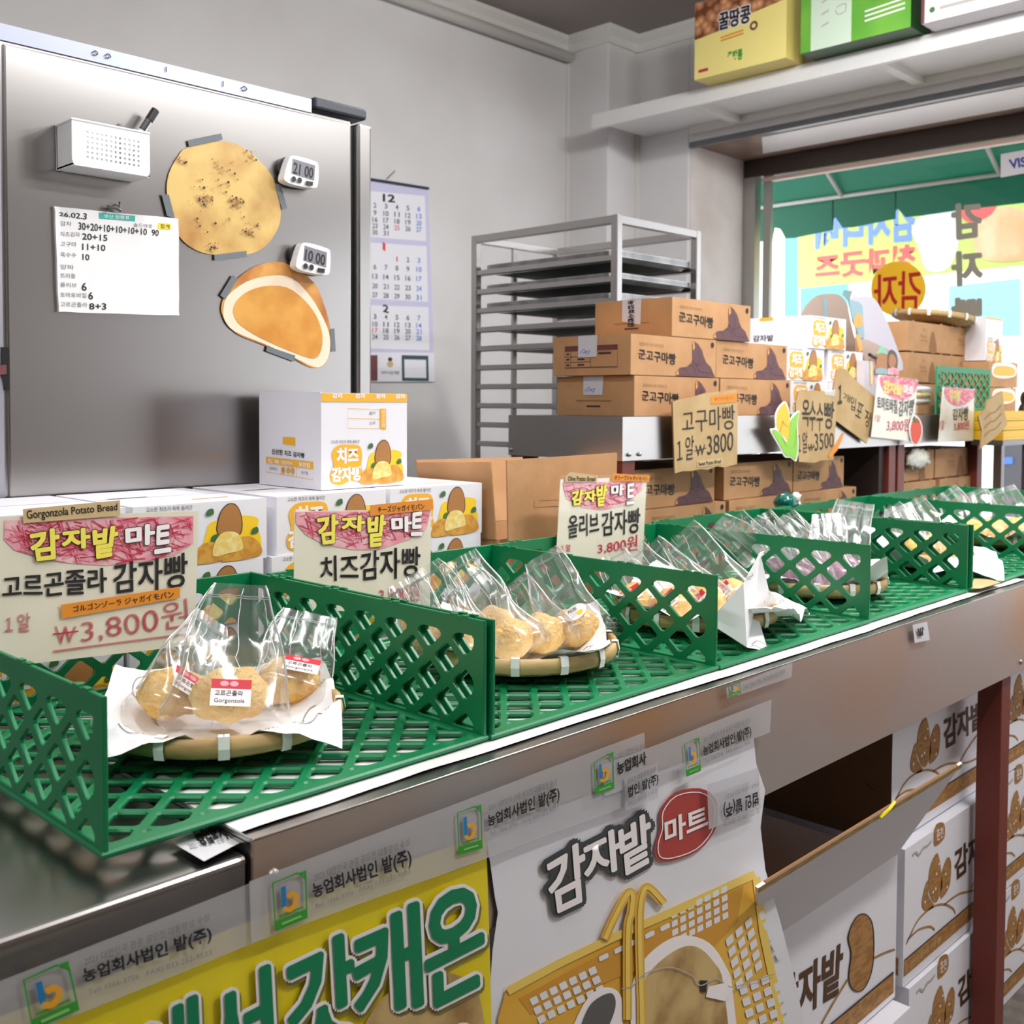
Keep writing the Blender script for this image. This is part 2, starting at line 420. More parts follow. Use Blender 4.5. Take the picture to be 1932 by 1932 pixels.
# stickers on the pane
P = PX(X=XG-.006)
m = MB(); m.disc((1695, 545), 52, P, mat('sticker_yellow', (246, 190, 30), .5), 0, 40)
m.text('감자', [(1650, 520), (1738, 508), (1736, 590), (1650, 588)], P, mat('sticker_red', (178, 16, 24), .5), .001, dil=1.0, flip=True)
tag(m.build('round_sticker'), 'round yellow sticker with red lettering stuck on the window pane', 'sticker')
GL = mat('pane_letter_grey', (142, 138, 124), .5)
for i, (ch, q) in enumerate((('감', [(1797, 388), (1850, 383), (1850, 444), (1799, 451)]), ('자', [(1797, 478), (1852, 473), (1852, 533), (1799, 539)]), ('빵', [(1797, 565), (1850, 561), (1850, 622), (1799, 626)]))):
    m = MB(); m.text(ch, q, P, GL, 0, dil=3.2, flip=True)
    tag(m.build('pane_letter'), ('top grey letter of the column stuck on the window, mirrored', 'middle grey letter of the column stuck on the window, mirrored', 'bottom grey letter of the column on the window, mirrored')[i], 'letter', 'grey letters on the window pane')
m = MB(); m.flat([(1888, 291), (1960, 278), (1960, 322), (1888, 335)], P, mat('visa_card', (196, 192, 196), .4), 0)
m.text('VISA', [(1904, 302), (1952, 293), (1952, 311), (1907, 318)], P, mat('visa_blue', (44, 46, 130), .5), .001, bold=.04)
tag(m.build('payment_sticker'), 'pale card payment sticker with blue lettering high on the window', 'sticker')
# outside
AWN = mat('awning_green', (0, 96, 74), .6)
nt = AWN.node_tree; pb = nt.nodes['Principled BSDF']; tl_ = nt.nodes.new('ShaderNodeBsdfTranslucent'); tl_.inputs[0].default_value = lin((0, 120, 88))+(1,)
mxs = nt.nodes.new('ShaderNodeMixShader'); mxs.inputs[0].default_value = .12
nt.links.new(pb.outputs[0], mxs.inputs[1]); nt.links.new(tl_.outputs[0], mxs.inputs[2]); nt.links.new(mxs.outputs[0], nt.nodes['Material Output'].inputs[0])
aw = thing('awning', 'green fabric awning with grey poles outside the window', 'awning', (5.6, 1.6, 2.4))
PV = PX(X=5.6)
vt = at(1436, 393, X=5.6).z
m = MB()
edge = [(1400, 461), (1458, 453), (1462, 430), (1472, 432), (1482, 450), (1500, 449), (1572, 434), (1570, 418), (1576, 410), (1590, 430), (1610, 429), (1690, 413), (1688, 400), (1694, 394), (1708, 410), (1740, 407), (1815, 396), (1932, 383), (2100, 362), (2400, 325)]
bot = [PV.p(*e) for e in edge]
top = [Vector((5.6, p.y, vt)) for p in bot]
n = len(bot); m.add(bot+top, [[i, i+1, n+i+1, n+i] for i in range(n-1)], AWN)
y0, y1 = bot[0].y+.3, bot[-1].y
m.poly([Vector((5.6, y0, vt)), Vector((5.02, y0, vt+.44)), Vector((5.02, y1, vt+.44)), Vector((5.6, y1, vt))], AWN)
m.build('canopy', aw)
m = MB(); POLE = mat('awning_pole', (176, 172, 166), .45)
for (dx, dz) in ((0, 0), (.27, .16), (.3, .22)): m.tube([(5.58-dx, y0, vt+dz), (5.58-dx, y1, vt+dz)], .012, POLE, 8)
for y in (2.9, 2.05, 1.2): m.tube([(5.58, y, vt), (5.3, y, vt+.17)], .012, POLE, 8)
m.build('pole', aw, True)
# banner hung outside, read from behind
PB = PX(X=6.05)
m = MB(); BY = mat('banner_lime', (216, 240, 130), .6)
m.slab([(1505, 380), (2150, 300), (2150, 478), (1505, 545)], PB, .004, BY)
BB = mat('banner_blue', (130, 160, 245), .6); BR = mat('banner_red', (246, 110, 110), .6)
m.text('감자라떼', [(1540, 402), (1725, 378), (1725, 452), (1540, 468)], PB, BB, .003, bold=.04, flip=True)
m.text('청과굿즈', [(1540, 482), (1725, 462), (1725, 510), (1540, 526)], PB, BR, .003, bold=.04, flip=True)
m.flat(sm([(1720, 420), (1800, 395), (1810, 450), (1790, 505), (1750, 510), (1735, 470)]), PB, mat('banner_white', (244, 240, 246), .6), .002)
m.flat(sm([(1840, 430), (1860, 400), (1910, 390), (1950, 410), (1955, 460), (1930, 490), (1870, 492), (1838, 470)]), PB, mat('banner_bread', (250, 220, 180), .6, col2=(240, 190, 140), nscale=5), .003)
m.flat(sm([(1810, 400), (1822, 375), (1880, 372), (1870, 405), (1830, 420)]), PB, BR, .004)
tag(m.build('banner'), 'lime green banner hanging outside, its lettering seen from behind', 'banner')
# facade across the street
m = MB(); FW_ = mat('facade_white', (240, 240, 242), .6); FT = mat('facade_teal', (104, 166, 182), .35); FTp = mat('facade_pale_teal', (128, 186, 198), .4)
m.box(9.2, 9.5, -6, 9, FZ, 7, FW_)
PF = PX(X=9.19)
m.flat([(1480, 430), (1505, 430), (1505, 640), (1480, 640)], PF, FT); m.flat([(1510, 530), (1600, 530), (1600, 640), (1510, 640)], PF, FT)
m.flat([(1790, 540), (1925, 525), (1925, 632), (1790, 640)], PF, FTp); m.flat([(1440, 470), (1456, 470), (1456, 620), (1440, 620)], PF, mat('facade_yellow', (244, 236, 170), .5))
m.flat([(1880, 838), (1894, 838), (1894, 1000), (1880, 1000)], PF, mat('facade_brown', (120, 92, 80), .6), .01)
m.flat([(1894, 838), (1932, 836), (1932, 1000), (1894, 1000)], PF, mat('facade_dark', (70, 70, 76), .5), .005)
m.flat([(1885, 863), (1912, 862), (1912, 875), (1885, 876)], PF, mat('facade_blue_sign', (70, 110, 200), .5), .015)
tag(m.build('shop_front'), 'pale shop front with teal glazing across the street', 'building')
m = MB(); m.box(-6, XG+.11, -10, -3.31, FZ-.06, FZ-.01, mat('pavement_front', (190, 186, 184), .8)); m.box(XG+.11, 14, -10, 10, FZ-.06, FZ-.01, mat('pavement', (196, 190, 188), .8, col2=(184, 178, 176), nscale=6)); struct(m.build('ground_outside'))

# ------------------------------------------------------------------ wall shelf and its boxes
sh = thing('wall_shelf', 'long white shelf fixed high above the window', 'shelf', (3.82, 1.2, 2.56))
m = MB(); yL = at(1116, 234, X=3.816).y; yR = .55
m.box(3.816, 3.842, yR, yL, 2.554, 2.620, SHELFW); m.box(3.842, XW, yR, yL, 2.590, 2.619, SHELFW)
m.build('board', sh, bevel=.002)
for y in (2.70, 1.86, 1.0):
    m = MB(); m.box(3.85, XW, y-.02, y+.02, 2.562, 2.590, TRIM); m.build('bracket', sh)
m = MB(); m.box(XW-.03, XW-.001, yR, 2.96, 2.556, 2.590, TRIM); m.build('rail', sh)

def shelf_box(name, label, y0, y1, h, d, mfront, mside, draw, x=3.705, z=2.621):
    t = thing(name, label, 'box', (x+d/2, (y0+y1)/2, z), 'boxes on the high shelf')
    m = MB(); m.box(x, x+d, y1, y0, z, z+h, mside)
    F = FR((x, y0, z), (0, -1, 0), (0, 0, 1), (-1, 0, 0)); W = y0-y1
    m.flat([(0, 0), (W, 0), (W, h), (0, h)], F, mfront, .0005)
    draw(m, F, W, h); m.build('carton', t, bevel=.002); return t
NUTS = mat('nut_photo', (214, 138, 84), .5)
def voro(mt, c1, c2, sc):
    nt = mt.node_tree; v = nt.nodes.new('ShaderNodeTexVoronoi'); v.inputs['Scale'].default_value = sc
    tc = nt.nodes.new('ShaderNodeTexCoord'); r = nt.nodes.new('ShaderNodeValToRGB')
    r.color_ramp.elements[0].color = lin(c1)+(1,); r.color_ramp.elements[1].color = lin(c2)+(1,); r.color_ramp.elements[1].position = .8
    nt.links.new(tc.outputs['Object'], v.inputs['Vector']); nt.links.new(v.outputs['Distance'], r.inputs['Fac'])
    nt.links.new(r.outputs['Color'], nt.nodes['Principled BSDF'].inputs['Base Color'])
voro(NUTS, (240, 176, 124), (110, 56, 30), 30)
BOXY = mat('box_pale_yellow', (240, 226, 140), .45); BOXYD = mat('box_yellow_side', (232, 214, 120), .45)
def d1(m, F, W, h):
    m.flat([(0, h*.52), (W*.3, h*.56), (W*.6, h*.66), (W, h*.72), (W, h), (0, h)], F, NUTS, .001)
    m.outlined('꿀땅콩', (W*.28, h*.56, W*.34, h*.22), F, mat('ink_navy', (24, 24, 40), .5), CWHT, .0015, .0025, .006)
    m.disc((W*.66, h*.5), .018, F, MAROON, .0015); m.disc((W*.66, h*.5), .009, F, BOXY, .0017)
    for k in range(2): m.stroke([(W*.3, h*(.46-.04*k)), (W*.55, h*(.48-.04*k))], .006, F, ORT, .0015)
    m.text('꿀땅콩', (W*.38, h*.12, W*.16, h*.13), F, TGRN, .0015, .04)
    m.stroke([(W*.05, h*.1), (W*.16, h*.1)], .012, F, CRED, .0015)
shelf_box('peanut_box', 'yellow box printed with peanuts, first on the high shelf', at(1310, 152, X=3.705).y, at(1483, 118, X=3.705).y, .31, .15, BOXY, BOXYD, d1)
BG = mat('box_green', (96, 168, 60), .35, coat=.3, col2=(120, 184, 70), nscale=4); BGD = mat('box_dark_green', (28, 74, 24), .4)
def d2(m, F, W, h):
    m.flat([(W*.1, 0), (W*.48, 0), (W*.48, h), (W*.1, h)], F, mat('box_mint', (206, 226, 206), .4), .001)
    m.flat([(W*.55, h*.6), (W, h*.75), (W, h), (W*.55, h)], F, CWHT, .0012)
    for k in range(3): m.stroke([(W*.6, h*(.22-.05*k)+.02), (W*.95, h*(.25-.05*k)+.02)], .006, F, CWHT, .0015)
    for k in range(3):
        m.stroke([(W*.2, h*(.5-.13*k)), (W*.27, h*(.5-.13*k)+.01)], .006, F, LGREY, .0015)
    m.stroke(sm([(W*.34, h*.4), (W*.42, h*.42), (W*.42, h*.34), (W*.35, h*.33)]), .004, F, LGREY, .0015)
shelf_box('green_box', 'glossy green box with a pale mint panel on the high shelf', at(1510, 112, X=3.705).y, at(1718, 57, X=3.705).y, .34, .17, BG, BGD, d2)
def d3(m, F, W, h):
    m.stroke([(W*.1, h*.2), (W*.9, h*.2)], .012, F, LGREY, .0012); m.disc((W*.06, h*.2), .01, F, LEAF, .0013)
    m.flat([(0, 0), (.012, 0), (.012, h), (0, h)], F, MAROON, .001)
shelf_box('gift_box', 'white box with a red spine, last on the high shelf', at(1738, 50, X=3.705).y, 1.0, .2, .18, WBOX, WBOX, d3)
# ------------------------------------------------------------------ steel refrigerator and what hangs on it
YF = 1.85
fr = thing('refrigerator', 'tall stainless steel refrigerator seen from its side', 'refrigerator', (1.0, 2.5, FZ))
zt = 1.903
m = MB(); m.box(.45, 1.40, YF+.002, 3.2, FZ+.1, zt-.012, STEEL); m.box(.69, 1.398, YF-.003, YF+.004, FZ+.12, zt-.018, STEEL)
m.build('body', fr, bevel=.004)
m = MB(); m.box(.45, 1.30, YF+.001, YF+.03, zt-.013, zt+.014, mat('fridge_top_rail', (176, 182, 204), .45, .5)); m.build('top_rail', fr)
m = MB(); m.box(.45, .684, YF-.001, YF+.01, FZ+.1, zt-.014, mat('fridge_back_strip', (172, 172, 182), .45, .7))
for z in (1.74, 1.53, 1.36, 1.1): m.ball((.66, YF-.002, z), .006, .004, .006, STEEL, 8, 6)
m.build('back_strip', fr)
m = MB(); m.box(1.40, 1.418, YF+.015, 3.18, FZ+.12, zt-.02, BLK); m.build('door_gasket', fr)
m = MB(); m.box(1.418, 1.455, YF, 3.2, FZ+.12, zt-.012, STEEL); m.build('door', fr, bevel=.006)
m = MB(); m.box(1.315, 1.452, YF+.012, YF+.10, zt+.001, zt+.026, NAVY); m.build('hinge_cover', fr, bevel=.006)
for x in (.55, 1.3):
    m = MB(); m.tube([(x, YF+.1, FZ), (x, YF+.1, FZ+.1)], .02, BLK, 10); m.build('foot', fr)
m = MB(); Pl = PX(Y=YF-.004); m.slab([(3, 655), (17, 655), (17, 736), (10, 736), (3, 700)], Pl, .012, BLK); m.flat([(-6, 690), (12, 688), (12, 706), (-6, 708)], Pl, MAROON, .001); m.build('latch', fr)
m = MB(); Pt = PX((0, 0, 720), Y=YF-.0005)
m.stroke([(840, 338), (840, 365)], 5, Pt, BLACK, .001); m.stroke([(1128, 410), (1128, 440)], 5, Pt, BLACK, .001)
for a, b in ((480, 270), (545, 285), (1235, 450)): m.stroke(sm([(a-14, b), (a, b-12), (a+14, b+2), (a, b+10)]), 5, Pt, BLACK, .001)
m.build('rail_print', fr)

PFz = PX((0, 0, 720), Y=YF-.005)
# magnetic pen basket
yb = 1.782
t = thing('pen_basket', 'white perforated plastic basket stuck on the refrigerator side', 'basket', (.84, YF-.03, 1.69))
m = MB(); q = [at(*p, Y=yb) for p in ((135, 224), (283, 252), (273, 332), (140, 313))]
x0, x1 = .773, .910; z0, z1 = 1.690, 1.765
F = FR((x0, yb, z0), (1, 0, 0), (0, 0, 1), (0, -1, 0)); W = x1-x0
holes = []
for i in range(12):
    for j in range(6):
        a, b = .024+i*.0082, .014+j*.0082
        holes.append([(a, b), (a+.0042, b), (a+.0042, b+.0042), (a, b+.0042)])
plate([(.004, 0), (W-.004, 0), (W, .008), (W, .073), (0, .073), (0, .008)], holes, .003, F, WHITE, m, .0005)
m.box(x0, x0+.003, yb, YF-.008, z0, z1, WHITE); m.box(x1-.003, x1, yb, YF-.008, z0, z1, WHITE)
m.box(x0, x1, yb, YF-.008, z0-.001, z0+.003, WHITE); m.box(x0, x1, YF-.011, YF-.005, z0, z1, WHITE)
m.tube([(x0, yb, z1), (x1, yb, z1), (x1, YF-.008, z1), (x0, YF-.008, z1)], .003, WHITE, 6, True)
m.build('basket_body', t)
p0, p1 = at(258, 262, Y=1.82), at(293, 208, Y=1.82)
m = MB(); m.tube([p0+(p0-p1)*.5, p0, p0.lerp(p1, .62)], .0065, WHITE, 10); m.tube([p0.lerp(p1, .3)+Vector((-.002, -.003, 0)), p0.lerp(p1, .63)+Vector((-.002, -.003, 0))], .006, BLK, 8); m.tube([p0.lerp(p1, .64), p1], .0075, BLK, 10)
tag(m.build('marker_pen', smooth=False), 'black and white marker pen leaning in the white wall basket', 'pen')
m = MB(); m.tube([(.872, 1.815, 1.71), (.872, 1.815, 1.775)], .007, GREY, 10); m.ball((.872, 1.815, 1.775), .007, .007, .007, GREY, 10, 6)
tag(m.build('marker_pen'), 'grey rounded pen end showing above the white wall basket', 'pen')
# whiteboard
t = thing('whiteboard', 'small white board with handwritten bread counts on the refrigerator', 'whiteboard', (.88, YF-.004, 1.55))
m = MB()
m.slab(sm([(300, 1048), (590, 1078), (870, 1104), (903, 1135), (905, 1350), (905, 1570), (880, 1596), (600, 1588), (330, 1578), (298, 1550), (288, 1300), (280, 1070)], 3), PX((0, 0, 720), Y=YF-.009), .006, WHITE)
B = PX((0, 0, 720), Y=YF-.0095)
for s_, Q in (('26.02.3', [(300, 1075), (440, 1080), (438, 1112), (300, 1092)]), ('30+20+10+10+10+10  90', [(398, 1125), (805, 1165), (803, 1195), (398, 1162)]),
              ('20+15', [(417, 1180), (543, 1190), (543, 1220), (417, 1212)]), ('11+10', [(417, 1232), (533, 1240), (533, 1270), (417, 1265)]), ('10', [(418, 1285), (452, 1288), (452, 1318), (418, 1315)]),
              ('6', [(414, 1432), (438, 1432), (438, 1472), (414, 1470)]), ('6', [(448, 1478), (470, 1478), (470, 1516), (448, 1514)]), ('8+3', [(452, 1535), (537, 1535), (537, 1568), (452, 1566)])):
    m.text(s_, Q, B, BLACK, .0002, bold=.015, wob=.01)
for s_, y, x1_ in (('감자', 1118, 362), ('치즈감자', 1172, 405), ('고구마', 1222, 388), ('옥수수', 1276, 386), ('양파', 1338, 374), ('트러플', 1382, 382), ('올리브', 1428, 388), ('토마토바질', 1480, 437), ('고르곤졸라', 1528, 442)):
    m.text(s_, [(305, y), (x1_, y+4), (x1_, y+28), (305, y+24)], B, GREY, .0002)
m.flat([(502, 1076), (684, 1092), (684, 1120), (502, 1106)], B, mat('board_teal', (48, 176, 164), .5), .0002); m.text('생산 현황표', [(525, 1084), (655, 1094), (655, 1112), (525, 1102)], B, CWHT, .0006)
m.flat([(800, 1128), (864, 1132), (864, 1162), (800, 1158)], B, mat('board_yellow', (250, 220, 40), .5), .0002); m.text('합계', [(812, 1133), (858, 1136), (858, 1158), (812, 1155)], B, BLACK, .0006)
m.text('솔드아웃', [(676, 1128), (772, 1136), (772, 1156), (676, 1148)], B, GREY, .0002)
m.build('board', t)
m = MB(); P = PX((0, 0, 720), Y=YF-.013)
m.tube([P.p(540, 1070), P.p(548, 1045), P.p(600, 1060), P.p(612, 1068)], .003, STEELD, 6); m.tube([P.p(560, 1050), P.p(585, 1035), P.p(603, 1045), P.p(606, 1022)], .0022, STEELD, 6); m.build('clip', t)
# cut-out bread pictures
BP = mat('bread_picture', (222, 188, 110), .4, col2=(168, 106, 40), nscale=7, ndet=9, nlo=.46, nhi=.72, bump=.1, bscale=9)
BPD = mat('picture_browning', (150, 96, 40), .4, col2=(206, 164, 88), nscale=60, ndet=4, nlo=.40, nhi=.55)
t = thing('bread_poster', 'round cut-out picture of a whole baked bun taped to the refrigerator', 'poster', (1.05, YF, 1.66), 'bread pictures on the refrigerator')
m = MB(); m.slab(sm([(950, 745), (1120, 715), (1230, 745), (1330, 830), (1390, 920), (1420, 1050), (1410, 1150), (1340, 1250), (1240, 1290), (1090, 1290), (990, 1265), (910, 1200), (870, 1100), (845, 980), (855, 880), (900, 795)], 3), PX((0, 0, 720), Y=YF-.006), .001, BP)
rr = random.Random(3)
for cx, cy, r, n_ in ((1040, 1010, 38, 26), (1200, 1020, 45, 30), (1270, 1160, 50, 26), (1080, 1250, 35, 16), (1270, 790, 40, 14), (920, 810, 30, 10), (1120, 900, 130, 26), (1100, 1050, 180, 30)):
    for k in range(n_):
        a = rr.uniform(0, 2*pi); d = r*rr.random()**.6
        m.disc((cx+d*cos(a), cy+d*sin(a)*.8), rr.uniform(1.5, 8), B, BPD if k % 3 else PURL, .0005+.00001*k, 7)
m.build('picture', t)
def tapes(t, qs):
    for q in qs:
        m = MB(); m.flat(q, PX((0, 0, 720), Y=YF-.0075), TAPEG); m.build('tape', t)
tapes(t, [[(950, 710), (1120, 675), (1128, 706), (957, 742)], [(818, 983), (855, 985), (886, 1106), (845, 1092)], [(1392, 930), (1420, 933), (1455, 1055), (1428, 1060)], [(1085, 1290), (1248, 1270), (1250, 1300), (1087, 1318)]])
t = thing('bread_poster', 'half-moon cut-out picture of a halved bun with orange filling on the refrigerator', 'poster', (1.2, YF, 1.45), 'bread pictures on the refrigerator')
m = MB(); P2 = PX((0, 0, 720), Y=YF-.006)
m.slab(sm([(1205, 1410), (1290, 1350), (1400, 1325), (1480, 1350), (1590, 1430), (1640, 1540), (1670, 1650), (1675, 1760), (1650, 1840), (1600, 1865), (1540, 1845), (1460, 1800), (1330, 1745), (1200, 1690), (1140, 1620), (1120, 1560), (1145, 1480)], 3), P2, .001, mat('crust_picture', (222, 160, 78), .4, col2=(176, 104, 36), nscale=14, nlo=.4, nhi=.65))
m.flat(sm([(1130, 1570), (1150, 1500), (1250, 1425), (1380, 1395), (1480, 1410), (1570, 1500), (1640, 1620), (1670, 1710), (1667, 1790), (1640, 1845), (1590, 1858), (1460, 1796), (1330, 1738), (1190, 1680), (1137, 1622)], 3), P2, mat('crumb_picture', (240, 222, 196), .4), .0006)
m.flat(sm([(1180, 1560), (1230, 1490), (1330, 1450), (1450, 1455), (1540, 1520), (1600, 1600), (1630, 1690), (1625, 1770), (1590, 1815), (1500, 1790), (1380, 1740), (1280, 1690), (1200, 1630)], 3), P2, mat('filling_picture', (224, 164, 72), .4, col2=(204, 134, 38), nscale=10, ndet=6, bump=.15, bscale=10), .0012)
m.build('picture', t)
tapes(t, [[(1178, 1392), (1203, 1410), (1140, 1515), (1115, 1495)], [(1352, 1752), (1495, 1800), (1492, 1832), (1347, 1778)], [(1672, 1665), (1693, 1662), (1700, 1780), (1677, 1780)]])
# kitchen timers
for ox, oy, dig, lab in ((0, 0, '21 00', 'white digital kitchen timer showing 21 00, upper one on the refrigerator'), (60, 440, '10 00', 'white digital kitchen timer showing 10 00, lower one over the half bun picture')):
    Pq = PX((0, 0, 720), Y=YF-.034); g = lambda a, b: Pq.p(a+ox, b+oy)
    t = thing('kitchen_timer', lab, 'timer', g(1530, 880)+Vector((0, .03, 0)), 'kitchen timers on the refrigerator')
    pts = sm([(a+ox, b+oy) for a, b in ((1488, 788), (1590, 815), (1612, 840), (1610, 930), (1590, 952), (1500, 938), (1448, 918), (1440, 890), (1462, 810))], 3)
    m = MB(); m.slab(pts, Pq, .022, WHITE); m.build('case', t, bevel=.003)
    m = MB(); m.flat([(a+ox, b+oy) for a, b in ((1482, 803), (1595, 838), (1590, 915), (1475, 878))], Pq, mat('lcd_grey', (128, 128, 136), .3), .0006)
    m.text(dig, [(a+ox, b+oy) for a, b in ((1488, 822), (1586, 852), (1582, 905), (1482, 876))], Pq, BLACK, .001, .02)
    m.build('display', t)
    for a, b in ((1483, 908), (1513, 914)):
        m = MB(); m.disc((a+ox, b+oy), 12, Pq, BLK, .003, 14, 15); m.build('button', t)
    m = MB(); m.stroke([(1543+ox, 926+oy), (1580+ox, 933+oy)], 22, Pq, BLK, .003); m.build('button', t)
    m = MB(); P3 = PX((0, 0, 720), Y=YF-.014); m.slab(sm([(a+ox, b+oy) for a, b in ((1430, 800), (1452, 805), (1452, 905), (1430, 905), (1410, 870), (1412, 825))], 3), P3, .01, BLK); m.build('magnet_stand', t)

# ------------------------------------------------------------------ wall calendar
t = thing('wall_calendar', 'three-month wall calendar with lilac border behind the refrigerator', 'calendar', (2.7, YW-.01, 1.4))
P = PX((640, 300, 440), Y=YW-.008); LIL = mat('lilac_paper', (206, 204, 234), .5); PAP = mat('calendar_paper', (236, 236, 244), .5)
m = MB(); m.slab([(10, 135), (735, 245), (790, 1845), (10, 1845)], P, .004, LIL); INK = mat('calendar_ink', (70, 70, 78), .6); CB = mat('calendar_blue', (70, 120, 220), .6); CR = mat('calendar_red', (226, 70, 60), .6)
for (ya, yb_, mon, y0, ys, rows, hol) in ((276, 655, '12', 290, (382, 443, 500, 553, 606), ['2 3 4 5 6', '9 10 11 12 13', '16 17 18 19 20', '23 24 25 26 27', '30 31'], (3, 2)), (700, 1165, '1', 690, (817, 892, 970, 1050, 1124), ['1 2 3', '6 7 8 9 10', '13 14 15 16 17', '20 21 22 23 24', '27 28 29 30 31'], (0, 2)), (1215, 1575, '2', 1205, (1304, 1366, 1418, 1471), ['3 4 5 6 7', '10 11 12 13 14', '17 18 19 20 21', '24 25 26 27 28'], (2, 0))):
    sl = lambda y: (y-1845)*.0
    dy = .12*(1-ya/1845.)
    m.flat([(30, ya-300*dy), (700+.03*ya, ya+300*dy), (700+.03*yb_, yb_+260*dy), (30, yb_-260*dy)], P, PAP, .001)
    mw = {'12': 95, '1': 14, '2': 42}[mon]
    m.text(mon, [(362, y0), (362+mw, y0+10), (362+mw, y0+70), (362, y0+60)], P, CR if mon == '1' else BLACK, .002, .03)
    for r_, row in enumerate(rows):
        cells = row.split(); n0 = 5-len(cells) if r_ == 0 else 0
        for c_, s_ in enumerate(cells):
            x = 294+(c_+n0)*91; y = ys[r_]-20+(c_+n0)*9*(1-ya/1845.)
            w_ = 42 if len(s_) > 1 else (8 if s_ == '1' else 22)
            mm = CB if c_+n0 == 4 else (CR if (r_, c_+n0) == hol else INK)
            m.text(s_, [(x-w_/2, y), (x+w_/2, y+3), (x+w_/2, y+43), (x-w_/2, y+40)], P, mm, .002, .01)
m.flat([(10, 1600), (785, 1605), (790, 1845), (10, 1845)], P, PAP, .001)
m.flat([(515, 1625), (735, 1630), (740, 1840), (520, 1838)], P, mat('calendar_teal', (36, 74, 80), .5), .002); m.flat([(535, 1660), (715, 1664), (718, 1815), (538, 1812)], P, PAP, .003)
m.flat([(250, 1625), (315, 1625), (315, 1838), (250, 1838)], P, MAROON, .002); m.disc((420, 1700), 26, P, TAN, .002); m.disc((420, 1660), 18, P, PURL, .0015)
m.text('대우산업개발', [(345, 1755), (495, 1757), (495, 1785), (345, 1782)], P, BLACK, .002)
m.build('page', t)
m = MB(); m.tube([P.p(5, 130, .004), P.p(735, 245, .004)], .006, NAVY, 8); m.build('hanger_bar', t)
m = MB(); m.tube([P.p(390, 165, .004), P.p(455, 100, .006)], .002, STEELD, 6); m.build('nail', t)

# ------------------------------------------------------------------ bakery rack with trays
RX0, RX1, RY0, RY1, RZ = 2.545, 2.985, 2.05, 2.69, 1.866
rk = thing('bakery_rack', 'tall stainless tray rack standing in the corner by the pillar', 'rack', (2.765, 2.37, FZ))
s = .025
for x in (RX0, RX1-s):
    for y in (RY0, RY1-s):
        m = MB(); m.box(x, x+s, y, y+s, FZ+.08, RZ, STEEL); m.build('post', rk, bevel=.002)
        m = MB(); m.ball((x+s/2, y+s/2, FZ+.04), .04, .02, .04, BLK, 12, 8); m.build('caster', rk)
for (a0, a1, b0, b1) in ((RX0, RX1, RY0, RY0+s), (RX0, RX1, RY1-s, RY1), (RX0, RX0+s, RY0, RY1), (RX1-s, RX1, RY0, RY1)):
    m = MB(); m.box(a0+.001, a1-.001, b0+.001, b1-.001, RZ-s-.001, RZ-.001, STEEL); m.build('top_rail', rk, bevel=.002)
LZ = [1.728-k*.0645 for k in range(22)]
for z in LZ:
    for xx, sg in ((RX0+.003, 1), (RX1-.003, -1)):
        m = MB(); m.box(min(xx, xx+sg*.002), max(xx, xx+sg*.002), RY0+.02, RY1-.02, z, z+.018, STEEL); m.box(min(xx, xx+sg*.03), max(xx, xx+sg*.03), RY0+.02, RY1-.02, z, z+.002, STEEL); m.build('runner', rk)
m = MB(); m.box(2.74, 2.76, RY1-.012, RY1-.002, FZ+.1, RZ-s, STEEL); m.build('back_brace', rk)
def tray_mesh(m, x0, x1, y0, y1, h):
    def ring(d, z, c):
        out = []
        for (cx, cy, a0) in ((x1-c, y0+c, -90), (x1-c, y1-c, 0), (x0+c, y1-c, 90), (x0+c, y0+c, 180)):
            for k in range(5):
                a = radians(a0+k*22.5); out.append(Vector((cx+(c-d)*cos(a), cy+(c-d)*sin(a), z)))
        return out
    rs = [ring(.03, 0, .05), ring(.012, h, .05), ring(0, h, .05), ring(0, h-.006, .05), ring(.014, h-.006, .05), ring(.031, -.0015, .05)]
    n = len(rs[0]); vs = sum(rs, []); fs = []
    for j in range(5): fs += [[j*n+i, j*n+(i+1) % n, (j+1)*n+(i+1) % n, (j+1)*n+i] for i in range(n)]
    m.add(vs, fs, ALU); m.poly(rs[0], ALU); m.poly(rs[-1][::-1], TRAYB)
m = MB(); tray_mesh(m, 0, RX1-RX0-.02, 0, RY1-RY0-.05, .015)
tr0 = m.build('baking_tray', smooth=False); first = True
NM = ('topmost', 'second', 'third', 'fourth', 'fifth')
for lv, cnt in ((0, 5), (1, 4), (2, 5), (3, 1), (4, 1)):
    for k in range(cnt):
        o = tr0 if first else tr0.copy()
        if not first: COL.objects.link(o)
        first = False
        o.location = (RX0+.010, RY0+.012, LZ[lv]+.0045+k*.0036)
        lab = ('baking tray, %s in the pile on the rack\'s %s runners' % (('bottom', 'second from bottom', 'third from bottom', 'fourth from bottom', 'topmost')[k] if k < cnt-1 else 'topmost', ('top', 'second', 'third')[lv])) if cnt > 1 else 'single aluminium baking tray lying on the %s runners of the rack' % NM[lv]
        tag(o, lab, 'tray', 'baking trays in the rack')

